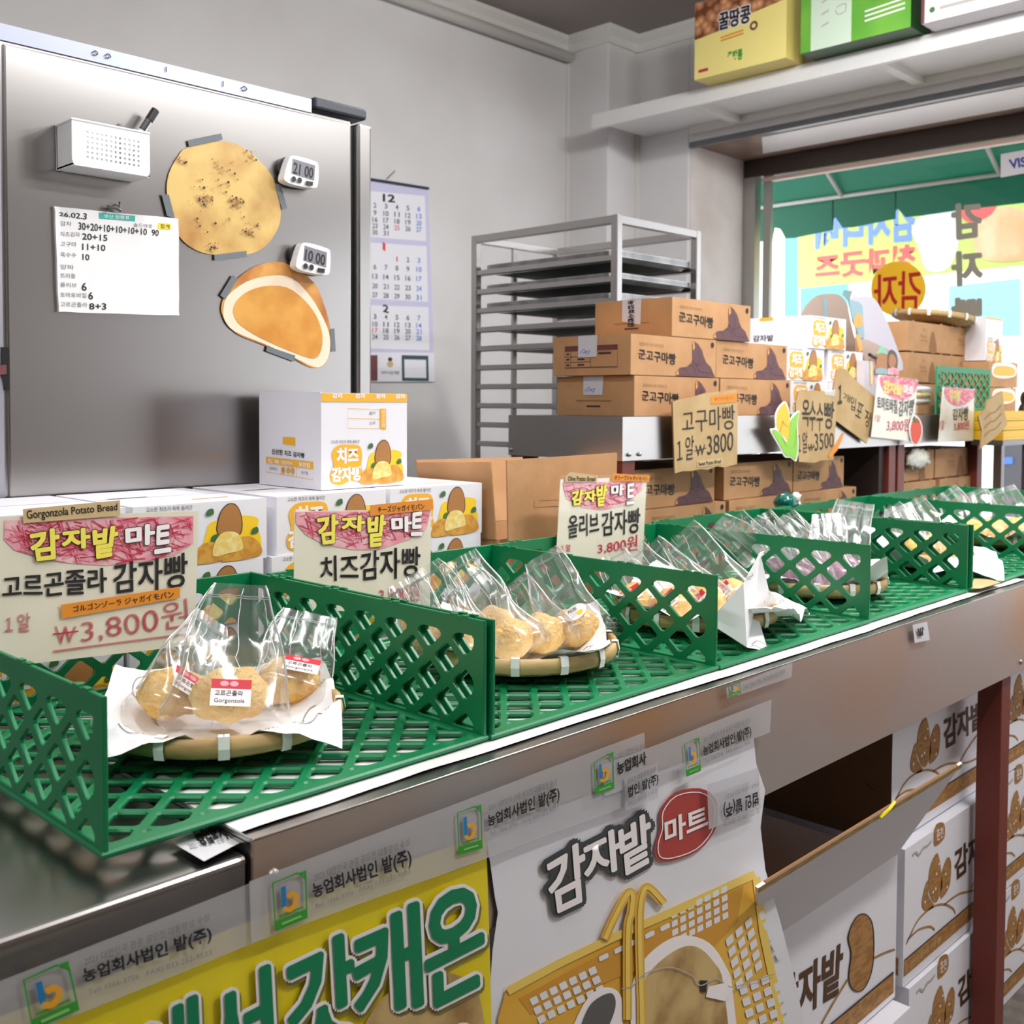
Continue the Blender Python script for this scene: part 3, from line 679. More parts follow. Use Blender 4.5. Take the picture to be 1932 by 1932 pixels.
# ------------------------------------------------------------------ display tables behind the counter
def table(name, label, x0, x1, y0, y1, z0, z1, legs, legw=.05, steel=STEELH):
    t = thing(name, label, 'table', ((x0+x1)/2, (y0+y1)/2, FZ))
    m = MB(); th_ = .003
    m.box(x0, x1, y0, y1, z1-th_, z1, steel); m.box(x0, x1, y0, y0+th_, z0, z1-th_, steel); m.box(x0, x1, y1-th_, y1, z0, z1-th_, steel)
    m.box(x0, x0+th_, y0+th_, y1-th_, z0, z1-th_, steel); m.box(x1-th_, x1, y0+th_, y1-th_, z0, z1-th_, steel)
    m.build('top', t)
    for x, y in legs:
        m = MB(); m.box(x, x+legw, y, y+legw, FZ, z1-th_-.001, RED); m.build('leg', t, bevel=.002)
    return t
TZ = 1.265
tb = table('display_table', 'high steel topped table on red legs holding the brown boxes', 1.987, 3.455, 1.58, 1.957, 1.161, TZ, ((1.992, 1.585), (1.992, 1.9), (3.40, 1.585), (3.40, 1.9)))
for x, y, z in ((1.984, 1.61, 1.172), (1.984, 1.945, 1.176), (2.01, 1.577, 1.175), (2.05, 1.577, 1.175)):
    m = MB(); m.ball((x, y, z), .005, .005, .005, ALU, 8, 6); m.build('screw', tb)
tb2 = table('display_table', 'second steel topped table on red legs, farther along by the window', 3.462, 4.69, 1.58, 2.25, 1.161, TZ-.004, ((3.468, 1.585), (3.468, 2.19), (4.15, 1.585), (4.15, 2.19)))

# ------------------------------------------------------------------ brown sweet potato bread boxes
BW, BD, BH = .362, .25, .098
def print_front(m, F, W, H, dy=0):
    S = lambda pts: [(a*W, b*H) for a, b in pts]
    m.text('군고구마빵', S([(.08, .64), (.50, .57), (.50, .28), (.08, .40)]), F, BLACK, .0006, .02, wob=.01)
    m.text('달콤하게 구운 자연의 맛', S([(.09, .82), (.36, .79), (.36, .70), (.09, .73)]), F, mat('box_faint_ink', (150, 112, 76), .7) if 'box_faint_ink' not in bpy.data.materials else bpy.data.materials['box_faint_ink'], .0006)
    m.flat(S([(.51, .01), (.505, .10), (.55, .22), (.63, .25), (.685, .35), (.705, .45), (.70, .62), (.70, .85), (.72, .93), (.77, .86), (.82, .70), (.845, .52), (.875, .38), (.93, .28), (.965, .10), (.985, .01)]), F, PURP, .0006)
    m.flat(S([(.706, .68), (.701, .86), (.72, .92), (.728, .76)]), F, PBR2, .0009); m.flat(S([(.512, .02), (.508, .09), (.53, .15), (.54, .05)]), F, PBR2, .0009)
    for l in ([(.56, .21), (.62, .18), (.66, .02)], [(.66, .30), (.72, .26), (.75, .05)], [(.70, .45), (.76, .30), (.86, .40)], [(.75, .28), (.80, .14), (.90, .12), (.96, .10)], [(.75, .30), (.79, .45), (.77, .70)]): m.stroke(S(l), .0016, F, PURL, .001)
    m.disc((.95*W, .86*H), .0075, F, BLACK, .0006, 14)
def brown_box(label, x, y, z, rz=0, side='plain', tp=None, group='brown bread boxes', w=BW, d=BD, h=BH):
    t = thing('bread_box', label, 'box', (x, y, z), group, rz)
    m = MB(); m.box(0, w, 0, d, 0, h, CARD)
    print_front(m, FR((0, -.0005, 0), (1, 0, 0), (0, 0, 1), (0, -1, 0)), w, h)
    F = FR((-.0005, d, 0), (0, -1, 0), (0, 0, 1), (-1, 0, 0))
    if side == 'plain':
        m.stroke([(d*.26, h*.38), (d*.72, h*.38)], .0022, F, CARDD); m.stroke([(d*.40, h*.24), (d*.58, h*.24)], .004, F, PURL)
    else:
        m.stroke([(d*.16, h*.2), (d*.84, h*.2), (d*.84, h*.74), (d*.16, h*.74)], .002, F, PURL, closed=True, smooth=False)
        m.flat([(d*.16, h*.62), (d*.84, h*.62), (d*.84, h*.74), (d*.16, h*.74)], F, MAROON, .0004)
        for b in (.48, .34): m.stroke([(d*.16, h*b), (d*.5, h*b)], .0012, F, PURL)
        for a in (.24, .5): m.stroke([(d*a, h*.2), (d*a, h*.62)], .0012, F, PURL)
        for b in (.55, .41, .27): m.stroke([(d*.18, h*b), (d*.22, h*b)], .004, F, PURL); m.stroke([(d*.33, h*b), (d*.42, h*b)], .004, F, PURL)
        m.stroke([(d*.60, h*.55), (d*.76, h*.55)], .005, F, PURL)
    m.build('carton', t, local=True, bevel=.0015)
    if tp:
        mt = MB(); Wt = bpy.data.materials.get('box_tape') or mat('box_tape', (214, 212, 220), .35)
        a0, a1, b0 = tp[:3]
        pts = [(d*a0, h*1.005), (d*a0, h*b0), (d*(a1-.01), h*(b0-(.12 if len(tp) > 3 else .0))), (d*a1, h*1.005)]
        mt.flat(pts, F, Wt, .0014); mt.flat([(d*a0, .0), (d*a1, .0), (d*a1, .05), (d*a0, .05)], FR((0, d, h+.001), (0, -1, 0), (1, 0, 0), (0, 0, 1)), Wt, .0002)
        if len(tp) > 3:
            mt.text('농업회사법인', [(d*(a0+.16), h*.98), (d*(a0+.16), h*.30), (d*(a0+.08), h*.30), (d*(a0+.08), h*.98)], F, BLACK, .002, .04)
        else:
            mt.stroke(sm([(d*(a0+.03), h*(b0+.1)), (d*(a0+.08), h*(b0+.2)), (d*(a0+.12), h*(b0+.08)), (d*(a0+.15), h*(b0+.16))]), .002, F, mat('pen_blue', (130, 160, 220), .6) if 'pen_blue' not in bpy.data.materials else bpy.data.materials['pen_blue'], .002)
        mt.build('tape', t, local=True)
    return t
z1, z2, z3 = TZ+.001, TZ+.001+BH+.002, TZ+.001+2*(BH+.002)
brown_box('brown bread box, bottom left of the pile on the high table', 2.056, 1.60, z1, 0, 'plain', (.36, .62, .52))
brown_box('brown bread box, bottom right of the pile on the high table', 2.425, 1.60, z1)
brown_box('brown bread box with a printed table on its end, middle of the pile', 2.041, 1.60, z2, 0, 'table', (.34, .59, .46))
brown_box('brown bread box, middle right of the pile on the high table', 2.412, 1.605, z2)
brown_box('brown bread box with torn printed tape on its end, top of the pile', 2.206, 1.60, z3, 0, 'plain', (.37, .62, .45, 1))
# boxes kept under the table
u1 = 1.035
brown_box('brown bread box under the table, upper left, half behind the olive price card', 2.07, 1.62, u1, group='brown bread boxes under the table')
brown_box('brown bread box under the table, upper middle, below the sweet potato price card', 2.478, 1.62, u1, group='brown bread boxes under the table')
brown_box('brown bread box under the table, upper right, below the corn price card', 2.85, 1.622, u1, group='brown bread boxes under the table', w=.31)
for i, (x, lb) in enumerate(((2.11, 'lower left'), (2.49, 'lower middle'), (2.86, 'lower right'))):
    brown_box('brown bread box under the table, %s, just above the basket rim' % lb, x, 1.61, u1-BH-.002, group='brown bread boxes under the table')
    brown_box('brown bread box under the table, %s of the hidden lowest row' % ('left', 'centre', 'right')[i], x, 1.63, u1-2*BH-.004, group='brown bread boxes under the table')
# low counter shelf behind that carries those boxes and the white ones
bk = thing('back_bench', 'low steel bench behind the baskets carrying spare boxes', 'bench', (1.1, 1.7, FZ))
m = MB(); m.box(.3, 1.95, 1.535, 1.84, .80, .833, STEELD); m.build('top', bk)
m = MB(); m.box(2.045, 3.38, 1.585, 1.95, .812, .8345, STEELD); m.build('lower_shelf', tb)
m = MB(); m.box(3.36, 3.395, 1.60, 1.95, FZ+.02, 1.16, mat('dark_panel', (40, 26, 22), .6)); m.build('end_panel', tb)
for x in (.32, 1.9):
    m = MB(); m.box(x, x+.04, 1.64, 1.68, FZ, .80, RED); m.build('leg', bk)

# ------------------------------------------------------------------ opened brown carton between bench and table
t = thing('open_carton', 'opened brown carton with raised flaps beside the high table', 'carton', (1.72, 1.66, .834))
m = MB(); x0, x1, y0, y1, zb, zt_ = 1.53, 1.888, 1.535, 1.775, .834, 1.02
k = .004
m.box(x0, x1, y0, y0+k, zb, zt_, CARD); m.box(x0, x1, y1-k, y1, zb, zt_, CARD); m.box(x0, x0+k, y0+k, y1-k, zb, zt_, CARD); m.box(x1-k, x1, y0+k, y1-k, zb, zt_, CARD); m.box(x0+k, x1-k, y0+k, y1-k, zb, zb+k, CARD)
m.build('body', t)
def flap(q, nm='flap', deco=None):
    m = MB(); q = [Vector(p) for p in q]; nn = (q[1]-q[0]).cross(q[3]-q[0]).normalized()*k
    m.add(q+[p+nn for p in q], [[0, 1, 2, 3], [7, 6, 5, 4], [0, 4, 5, 1], [1, 5, 6, 2], [2, 6, 7, 3], [3, 7, 4, 0]], CARD)
    if deco: deco(m)
    return m.build(nm, t)
P = PX((900, 850, 600), Y=1.5165)
def dec(m):
    m.stroke([(345, 180), (345, 345), (470, 340), (700, 330), (700, 165)], 3, P, BLACK, .001, closed=True, smooth=False); m.stroke([(355, 222), (690, 205)], 2.5, P, BLACK, .001)
    m.text('군고구마빵', [(430, 182), (560, 172), (560, 196), (430, 206)], P, BLACK, .001, .02)
    for i in range(3): m.stroke([(375, 250+28*i), (660, 238+27*i)], 6, P, CARDD, .001)
flap([(x0+.012, 1.5205, 1.01), (x1-.004, 1.5205, 1.01), (x1-.002, 1.5185, 1.186), (x0+.004, 1.5185, 1.182)], deco=dec)
flap([(x0, y1-.005, zt_), (x0, y0+.004, zt_), (x0-.008, y0+.012, 1.178), (x0-.012, y1-.005, 1.168)])
flap([(x0+.01, y1, zt_), (x1-.01, y1, zt_), (x1-.01, y1+.03, 1.165), (x0+.01, y1+.03, 1.17)])

# ------------------------------------------------------------------ white cheese bread boxes
CW, CD, CH = .236, .28, .1005
def print_cheese(m, F, W, H, x0=0, y0=0, left=True):
    S = lambda pts: [(x0+a*W, y0+b*H) for a, b in pts]
    if left:
        m.text('고소한 치즈가 쏙쏙 들어간', S([(.09, .98), (.42, .97), (.42, .90), (.09, .91)]), F, BLACK, .0006)
        m.flat(sm(S([(.12, .44), (.10, .70), (.16, .86), (.28, .88), (.42, .84), (.45, .62), (.44, .44), (.46, .22), (.42, .08), (.32, .12), (.2, .04), (.10, .10), (.08, .28)])), F, GOLD, .0005)
        m.text('치즈', S([(.16, .80), (.40, .80), (.40, .50), (.16, .50)]), F, CWHT, .001, .05)
        m.text('감자빵', S([(.10, .40), (.44, .40), (.44, .12), (.10, .12)]), F, CWHT, .001, .05)
    m.flat(sm(S([(.47, .06), (.49, .25), (.52, .5), (.55, .66), (.63, .70), (.70, .74), (.85, .73), (.93, .66), (.92, .5), (.95, .35), (.945, .1), (.9, .03), (.6, .03)])), F, YELL, .0005)
    m.flat(sm(S([(.60, .50), (.62, .78), (.67, .93), (.725, .955), (.77, .88), (.80, .68), (.79, .45), (.7, .35)])), F, PURL, .0008); m.flat(sm(S([(.607, .50), (.627, .78), (.673, .915), (.723, .94), (.765, .87), (.792, .68), (.782, .46), (.7, .36)])), F, PBRN, .0011)
    m.flat(sm(S([(.43, .04), (.45, .26), (.53, .36), (.62, .30), (.66, .1), (.6, .03)])), F, PBR2, .0014); m.flat(sm(S([(.72, .03), (.72, .2), (.78, .38), (.87, .38), (.94, .24), (.94, .06)])), F, PBR2, .0014); m.flat(sm(S([(.64, .02), (.70, .14), (.78, .17), (.84, .1), (.84, .02)])), F, PBR2, .0015)
    m.flat(sm(S([(.575, .12), (.58, .32), (.63, .47), (.70, .50), (.77, .44), (.80, .28), (.795, .18), (.70, .15)])), F, CRM, .0018)
    for a, b in ((.585, .40), (.90, .46), (.55, .82)): m.flat(sm(S([(a-.03, b-.04), (a-.02, b+.05), (a+.02, b+.07), (a+.025, b-.02)])), F, LEAF, .0016)
def cheese_box(label, x, y, z, rz=0, left=True, side=False, group='white cheese bread boxes', lid=True):
    t = thing('cheese_bread_box', label, 'box', (x, y, z), group, rz)
    m = MB(); m.box(0, CW, 0, CD, 0, CH, WBOX)
    print_cheese(m, FR((0, -.0005, 0), (1, 0, 0), (0, 0, 1), (0, -1, 0)), CW, CH, left=left)
    F = FR((-.0005, CD, 0), (0, -1, 0), (0, 0, 1), (-1, 0, 0))
    if side: m.text('감자밭', (CD*.30, CH*.25, CD*.26, CH*.2), F, BLACK, .0006, .02); m.flat([(CD*.38, CH*.9), (CD*.55, CH*.9), (CD*.55, CH), (CD*.38, CH)], F, GOLD)
    Ft = FR((0, 0, CH), (1, 0, 0), (0, 1, 0), (0, 0, 1))
    m.stroke([(0.01, CD*.5), (CW-.01, CD*.5)], .002, Ft, GREY); m.flat([(.03, CD*.52), (.1, CD*.52), (.1, CD*.56), (.03, CD*.56)], Ft, GOLD); m.stroke([(.13, CD*.2), (.2, CD*.22)], .006, Ft, GOLD)
    m.build('carton', t, local=True, bevel=.0012); return t
G0 = 'white cheese bread boxes behind the front baskets'
zA = .834
for lv in range(3):
    z = zA+lv*CH+ .0005*lv
    row = (('first stack, %s, half behind the gorgonzola price card', .760, 1.55), ('second stack, %s, behind the cheese price card', 1.017, 1.552), ('third stack, %s, beside the opened brown carton', 1.262, 1.55)) if lv == 2 else (('first stack, %s, mostly behind the gorgonzola basket', .752, 1.548), ('second stack, %s, behind the cheese basket', 1.005, 1.549), ('third stack, %s, beside the opened brown carton', 1.258, 1.549))
    for lb, x, y in row:
        cheese_box('white cheese bread box of the '+lb % ('bottom layer', 'middle layer', 'top layer')[lv], x, y, z, 0, group=G0)
cheese_box('white cheese bread box lying farther left, its top just above the gorgonzola price card', .515, 1.555, zA+2*CH+.001, group=G0)
for lv in range(2): cheese_box('white cheese bread box under the leftmost one, %s' % ('lowest', 'middle')[lv], .51, 1.555, zA+lv*(CH+.0005), group=G0)
# the one standing open on top
t = thing('cheese_bread_box', 'white cheese bread box standing open with raised flaps on top of the stack', 'box', (1.143, 1.60, zA+3*CH+.0025), G0)
z0 = zA+3*CH+.0025; X0, X1, Y0, Y1 = 1.143, 1.344, 1.60, 1.803
m = MB(); zt_ = z0+.176; k = .0025
m.box(X0, X1, Y0, Y0+k, z0, zt_, WBOX); m.box(X0, X1, Y1-k, Y1, z0, zt_-.004, WBOX); m.box(X0, X0+k, Y0+k, Y1-k, z0, zt_+.002, WBOX); m.box(X1-k, X1, Y0+k, Y1-k, z0, zt_, WBOX); m.box(X0+k, X1-k, Y0+k, Y1-k, z0, z0+k, WBOX)
F = FR((X0, Y0-.0004, z0), (1, 0, 0), (0, 0, 1), (0, -1, 0)); W = X1-X0
print_cheese(m, F, W*.98, .088, .003, .004)
m.flat([(0, .160), (W, .160), (W, .1755), (0, .1755)], F, GOLD, .0006)
for a in (.12, .38, .62, .86): m.text('감자', (W*a, .167, .022, .008), F, CWHT, .001, .05)
m.stroke([(W*.29, .148), (W*.67, .146), (W*.67, .110), (W*.29, .112)], .0008, F, GOLD, .0006, closed=True, smooth=False); m.stroke([(W*.29, .130), (W*.67, .128)], .0008, F, GOLD, .0006)
m.flat([(W*.67, .148), (W*.74, .147), (W*.74, .108), (W*.67, .110)], F, GOLD, .0008)
m.text('이름', (W*.54, .136, W*.07, .006), F, BLACK, .001, flip=True); m.text('주소', (W*.54, .117, W*.07, .006), F, BLACK, .001, flip=True); m.text('받는사람', [(W*.725, .144), (W*.725, .112), (W*.69, .112), (W*.69, .144)], F, CWHT, .0012)
F = FR((X0-.0004, Y1, z0), (0, -1, 0), (0, 0, 1), (-1, 0, 0)); D = Y1-Y0
S = lambda a, b: (D*a, .176*b)
m.flat([S(.40, .53), S(.60, .53), S(.60, .445), S(.40, .455)], F, GOLD, .0005)
m.text('신선한 치즈 감자빵', [S(.22, .40), S(.75, .37), S(.75, .32), S(.22, .34)], F, BLACK, .0008, .02)
m.flat([S(.12, .305), S(.88, .285), S(.88, .21), S(.12, .235)], F, GOLD, .0005)
m.stroke([S(.12, .30), S(.88, .28), S(.88, .10), S(.12, .14)], .0009, F, GOLD, .0006, closed=True, smooth=False)
for a in (.37, .62): m.stroke([S(a, .23), S(a, .12)], .0009, F, GOLD, .0006)
for s_, a in (('행 복', .16), ('치즈지수', .38), ('포만감', .66)): m.text(s_, [S(a, .288-.02*a), S(a+.18, .283-.02*a), S(a+.18, .238-.02*a), S(a, .243-.02*a)], F, CWHT, .001, .03)
m.text('200%', [S(.18, .20), S(.32, .195), S(.32, .165), S(.18, .17)], F, GREY, .001); m.text('0개', [S(.70, .185), S(.80, .18), S(.80, .145), S(.70, .15)], F, GREY, .001)
for a in (.41, .49, .56): m.disc(S(a, .175), .006, F, PBR2, .001, 10)
m.build('carton', t)
# cheese boxes on the display table
G1 = 'white cheese bread boxes on the display table'
yC = 1.665; zc = [TZ+.001+i*(CH+.001) for i in range(3)]
cheese_box('white cheese bread box, lowest, behind the corn price card', 2.895, yC, zc[0], side=True, group=G1)
cheese_box('white cheese bread box, lowest right, behind the slanted cardboard card', 3.135, yC, zc[0], side=True, group=G1)
cheese_box('white cheese bread box, middle left, beside the brown box pile', 2.868, yC, zc[1], side=True, group=G1)
cheese_box('white cheese bread box, middle right, above the slanted cardboard card', 3.128, yC, zc[1], side=True, group=G1)
cheese_box('white cheese bread box, topmost on the display table', 3.0, yC-.004, zc[2], side=True, group=G1)
# ------------------------------------------------------------------ counters
YE = .885
ct = thing('counter', 'long steel counter with tall apron carrying the baskets', 'counter', (1.6, 1.2, FZ))
m = MB(); th_ = .003; cx0, cx1, cy1 = .552, 2.72, 1.53
m.box(cx0, cx1, YE+.004, cy1, .872, .875, STEELH)
m.box(cx0, cx1, YE, YE+.003, .678, .8785, APRON_REFL); m.box(cx0, cx1, YE, YE+.006, .8765, .8795, STEELH)
m.box(cx0, cx0+.003, YE+.003, cy1, .678, .8785, STEELH); m.box(cx1-.003, cx1, YE+.003, cy1, .678, .875, STEELH); m.box(cx0, cx1, cy1, cy1+.003, .678, .875, STEELH)
m.build('top', ct, bevel=.0008)
for x in (.62, 2.530):
    for y in (.90, 1.46):
        m = MB(); m.box(x, x+.055, y, y+.055, FZ, .871, RED); m.build('leg', ct, bevel=.002)
for x, z in ((.575, .838), (2.600, .700), (2.636, .702)):
    m = MB(); m.ball((x, YE-.001, z), .006, .004, .006, ALU, 10, 6); m.build('screw', ct)
c2 = thing('counter', 'bare steel counter at the near left with rounded edge', 'counter', (-.3, 1.3, FZ))
m = MB(); m.box(-1.2, .548, .898, 1.53, .858, .862, STEELH); m.tube([(-1.2, .898, .856), (.548, .898, .856)], .006, STEELH, 12); m.box(-1.2, .548, .893, .897, .67, .855, STEELH); m.box(.545, .548, .897, 1.53, .67, .858, STEELH)
m.build('top', c2)
for x, y in ((-1.15, .9), (.47, .9), (-1.15, 1.46), (.47, 1.46)):
    m = MB(); m.box(x, x+.05, y, y+.05, FZ, .857, RED); m.build('leg', c2)
c3 = thing('counter', 'last steel counter of the row by the window', 'counter', (3.1, 1.2, FZ))
m = MB(); m.box(2.724, 4.2, YE, 1.53, .872, .875, STEELH); m.box(2.724, 4.2, YE, YE+.003, .678, .8715, APRON_REFL); m.build('top', c3)
for x in (3.3, 4.1):
    m = MB(); m.box(x, x+.055, .91, .965, FZ, .8715, RED); m.build('leg', c3)
# white paper under the baskets
m = MB(); m.grid(lambda u, v: Vector((.556+u*2.15, .913+v*.58+.004*sin(9*u)+.004*noise.noise(Vector((u*14, 2, 0))), .8762+(.0012*(1+noise.noise(Vector((u*30, v*3, 0)))) if v < .2 else 0))), 90, 10, mat('table_paper', (222, 222, 220), .6))
o = m.build('table_paper', smooth=True); tag(o, 'long white paper sheet lying between the baskets and the counter', 'paper')

# ------------------------------------------------------------------ green baskets
def clip(poly, x0, x1, y0, y1):
    for ax, lim, sg in ((0, x0, 1), (0, x1, -1), (1, y0, 1), (1, y1, -1)):
        out = []
        for i in range(len(poly)):
            a, b = poly[i], poly[(i+1) % len(poly)]; da, db = sg*(a[ax]-lim), sg*(b[ax]-lim)
            if da >= 0: out.append(a)
            if (da > 0 and db < 0) or (da < 0 and db > 0):
                t_ = da/(da-db); out.append((a[0]+(b[0]-a[0])*t_, a[1]+(b[1]-a[1])*t_))
        poly = out
        if len(poly) < 3: return []
    a = abs(sum(poly[i][0]*poly[(i+1) % len(poly)][1]-poly[(i+1) % len(poly)][0]*poly[i][1] for i in range(len(poly))))/2
    return poly if a > 6e-5 else []
def chamf(p, r=.18):
    out = []
    n = len(p)
    for i in range(n):
        a, b, c = Vector(p[i-1]), Vector(p[i]), Vector(p[(i+1) % n]); la, lc = (a-b).length, (c-b).length
        d = min(.004, la*.3, lc*.3)
        if la > 1e-6 and lc > 1e-6: out += [tuple(b+(a-b)*d/la), tuple(b+(c-b)*d/lc)]
    return out
def lattice(L, H, px, py, hx, hy, mg, x_off, y_off):
    hs = []
    for j in range(-1, int(H/py)+2):
        for i in range(-2, int(L/px)+3):
            cx_ = x_off+i*px+(px/2 if j % 2 else 0); cy_ = y_off+j*py
            p = clip([(cx_-hx, cy_), (cx_, cy_-hy), (cx_+hx, cy_), (cx_, cy_+hy)], mg[0], L-mg[1], mg[2], H-mg[3])
            if p: hs.append(chamf(p))
    return hs
def wall_panel(o, u, L, parent, H=.148, nm='side_wall'):
    m = MB(); F = FR(o, u, (0, 0, 1)); hs = lattice(L, H, .068, .028, .0255, .0215, (.018, .018, .008, .020), .034, .008)
    plate([(0, 0), (L, 0), (L, H), (0, H)], hs, .005, F, GREEN, m)
    k = 0; x = .03
    while x < L-.05:
        for dx in (0, .02):
            q = F.p(x+dx, H-.0005); m.obox(q-F.n*.0028, F.u*.012, F.n*.0056, Vector((0, 0, .003)), GREEN)
        x += .136
    return m.build(nm, parent)
BASK = [(.431, .921, .943, 1.475, 1, 1), (.927, 1.425, .940, 1.446, 1, 1), (1.431, 1.942, .938, 1.446, 0, 1), (1.949, 2.418, .940, 1.47, 0, 1), (2.430, 2.975, .935, 1.45, 1, 1), (2.985, 3.53, .94, 1.45, 0, 1)]
BN = ['holding the gorgonzola bread, nearest of the row', 'holding the cheese bread, second of the row', 'holding the olive bread, third of the row', 'holding the purple sweet potato bread, fourth of the row', 'behind the doubled partition, fifth of the row', 'farthest of the row by the window']
ZB = .8785
for (x0, x1, y0, y1, lw, rw), nmx in zip(BASK, BN):
    t = thing('display_basket', 'green plastic lattice basket '+nmx, 'basket', ((x0+x1)/2, (y0+y1)/2, ZB), 'green lattice baskets on the counter')
    m = MB(); L, D = x1-x0, y1-y0; F = FR((x0, y0, ZB+.004), (1, 0, 0), (0, 1, 0), (0, 0, 1))
    hs = lattice(L, D, .062, .031, .0262, .0262, (.012, .012, .016, .012), .02, .03)
    plate([(0, 0), (L, 0), (L, D), (0, D)], hs, .007, F, GREEN, m, .0022)
    m.build('floor', t, bevel=0)
    if lw: wall_panel((x0+.003, y0, ZB+.002), (0, 1, 0), D, t)
    if rw: wall_panel((x1-.003, y0, ZB+.002), (0, 1, 0), D, t)
    wall_panel((x0+.007, y1-.003, ZB+.002), (1, 0, 0), L-.014, t, nm='back_wall')

# ------------------------------------------------------------------ bamboo trays, paper liners
ZT = ZB+.008
def bamboo(label, x, y, z, R=.146, rz=0, rx=0):
    t = thing('bamboo_tray', label, 'tray', (x, y, z), 'round bamboo trays', rz)
    m = MB(); m.lathe((0, 0, 0), [(R-.006, .020), (R, .020), (R+.002, .030), (R, .041), (R-.006, .041), (R-.008, .030), (R-.006, .020)], BAMB, 48); m.build('rim', t, True, local=True)
    m = MB(); m.lathe((0, 0, 0), [(R-.004, .022), (R-.02, .012), (R-.05, .004), (R*.4, .001), (0.001, 0), (0.001, .003), (R*.4, .004), (R-.05, .007), (R-.02, .015), (R-.008, .024)], WEAVE, 48); m.build('woven_base', t, True, local=True)
    for k in range(13):
        a = 2*pi*k/13+.2; m = MB()
        for da in (-.02, .02):
            c_, s_ = cos(a+da), sin(a+da); q = lambda r, zz: Vector((r*c_, r*s_, zz))
            tt = Vector((-s_, c_, 0))*.0032
            pr_ = [(R-.010, .018), (R+.002, .0175), (R+.0045, .030), (R+.002, .0435), (R-.008, .0435), (R-.0105, .030)]
            vs = [q(r, zz)+tt*sg for r, zz in pr_ for sg in (-1, 1)]; n = len(pr_)
            m.add(vs, [[2*i, 2*i+1, (2*i+3) % (2*n), (2*i+2) % (2*n)] for i in range(n)], BIND)
        m.build('binding', t, local=True)
    return t
TR = [(.687, 1.17, 'under the gorgonzola bread', .146), (1.215, 1.165, 'under the cheese bread', .150), (1.66, 1.14, 'under the olive bread, behind the third partition', .146), (2.125, 1.155, 'under the purple bread', .15), (2.70, 1.19, 'in the fifth basket', .146), (3.2, 1.19, 'in the farthest basket', .146)]
for x, y, lb, R in TR: bamboo('round bamboo tray with white bindings '+lb, x, y, ZT, R, rz=x*3)
PLINE = mat('liner_line', (150, 146, 142), .7)
def liner(label, x, y, S, rot, corners, seed, draw=(), words=()):
    """square sheet pressed into the tray; each corner sticks out, z and droop given"""
    c_, s_ = cos(rot), sin(rot)
    def P(u, v):
        a, b = (u-.5)*S, (v-.5)*S; X, Y = a*c_-b*s_, a*s_+b*c_; r = (X*X+Y*Y)**.5
        th2 = math.atan2(b, a); kc = min(1, (sin(2*th2)/.5)**2)
        z = .010+(.020+.018*kc)*max(0, min(1, (r-.085)/.062))**1.3
        if r > .150:
            k = r-.150
            q = [((u-cu)**2+(v-cv)**2) for cu, cv in ((0, 0), (1, 0), (1, 1), (0, 1))]; i = q.index(min(q))
            up = corners[i]; z += up*k
        z += .010*noise.noise(Vector((u*5, v*5, seed)))*min(1, r/.08) + .004*noise.noise(Vector((u*13, v*13, seed)))
        fx = 1-.10*max(0, r-.12)/.1
        return Vector((x+X*fx, y+Y*fx, ZT+max(z, .010 if r < .14 else -.001)))
    m = MB(); m.grid(P, 36, 36, PAPER)
    class CF:
        def p(s, a, b, off=0): return P(a, b)+Vector((0, 0, .0012+off))
    F = CF()
    for d in draw: m.stroke(d, .006, F, PLINE, 0)
    for w_, q in words: m.text(w_, q, F, PLINE, 0)
    o = m.build('paper_liner', smooth=True, org=(x, y, ZT)); return tag(o, label, 'paper', 'white paper liners in the trays')
def pot(cx, cy, r, k=1.3): return [(cx+r*k*cos(a)*(1+.1*sin(2*a)), cy+r*sin(a)) for a in [i*.5 for i in range(11)]]
dr = [pot(.2, .2, .09), pot(.8, .22, .08), pot(.2, .82, .08), pot(.82, .8, .09), pot(.5, .1, .06), pot(.1, .5, .06), pot(.9, .5, .06)]
wd = [('감자밭', [(.02, .36), (.14, .36), (.14, .30), (.02, .30)]), ('BATT', [(.30, .06), (.30, .18), (.26, .18), (.26, .06)]), ('GAMJA', [(.70, .04), (.70, .16), (.66, .16), (.66, .04)])]
liner('white printed paper liner under the gorgonzola bread', .687, 1.17, .29, 1.04, (-.6, .2, .3, -.5), 1, dr, wd)
liner('white printed paper liner under the cheese bread', 1.21, 1.165, .285, .77, (.3, .6, .5, .3), 2, dr, wd)
liner('white printed paper liner under the olive bread, corner sticking out past the partition', 1.68, 1.13, .36, .30, (.2, -.4, .4, .3), 3, dr, wd)
liner('white printed paper liner under the purple bread', 2.13, 1.153, .30, .5, (.9, .2, .2, .0), 4, dr, wd)
liner('white printed paper liner hanging out of the fifth tray', 2.66, 1.14, .37, .5, (-.5, -.2, .4, .3), 5, dr)
liner('white printed paper liner in the farthest tray', 3.2, 1.19, .36, .5, (.3, .3, .4, .3), 6, dr)
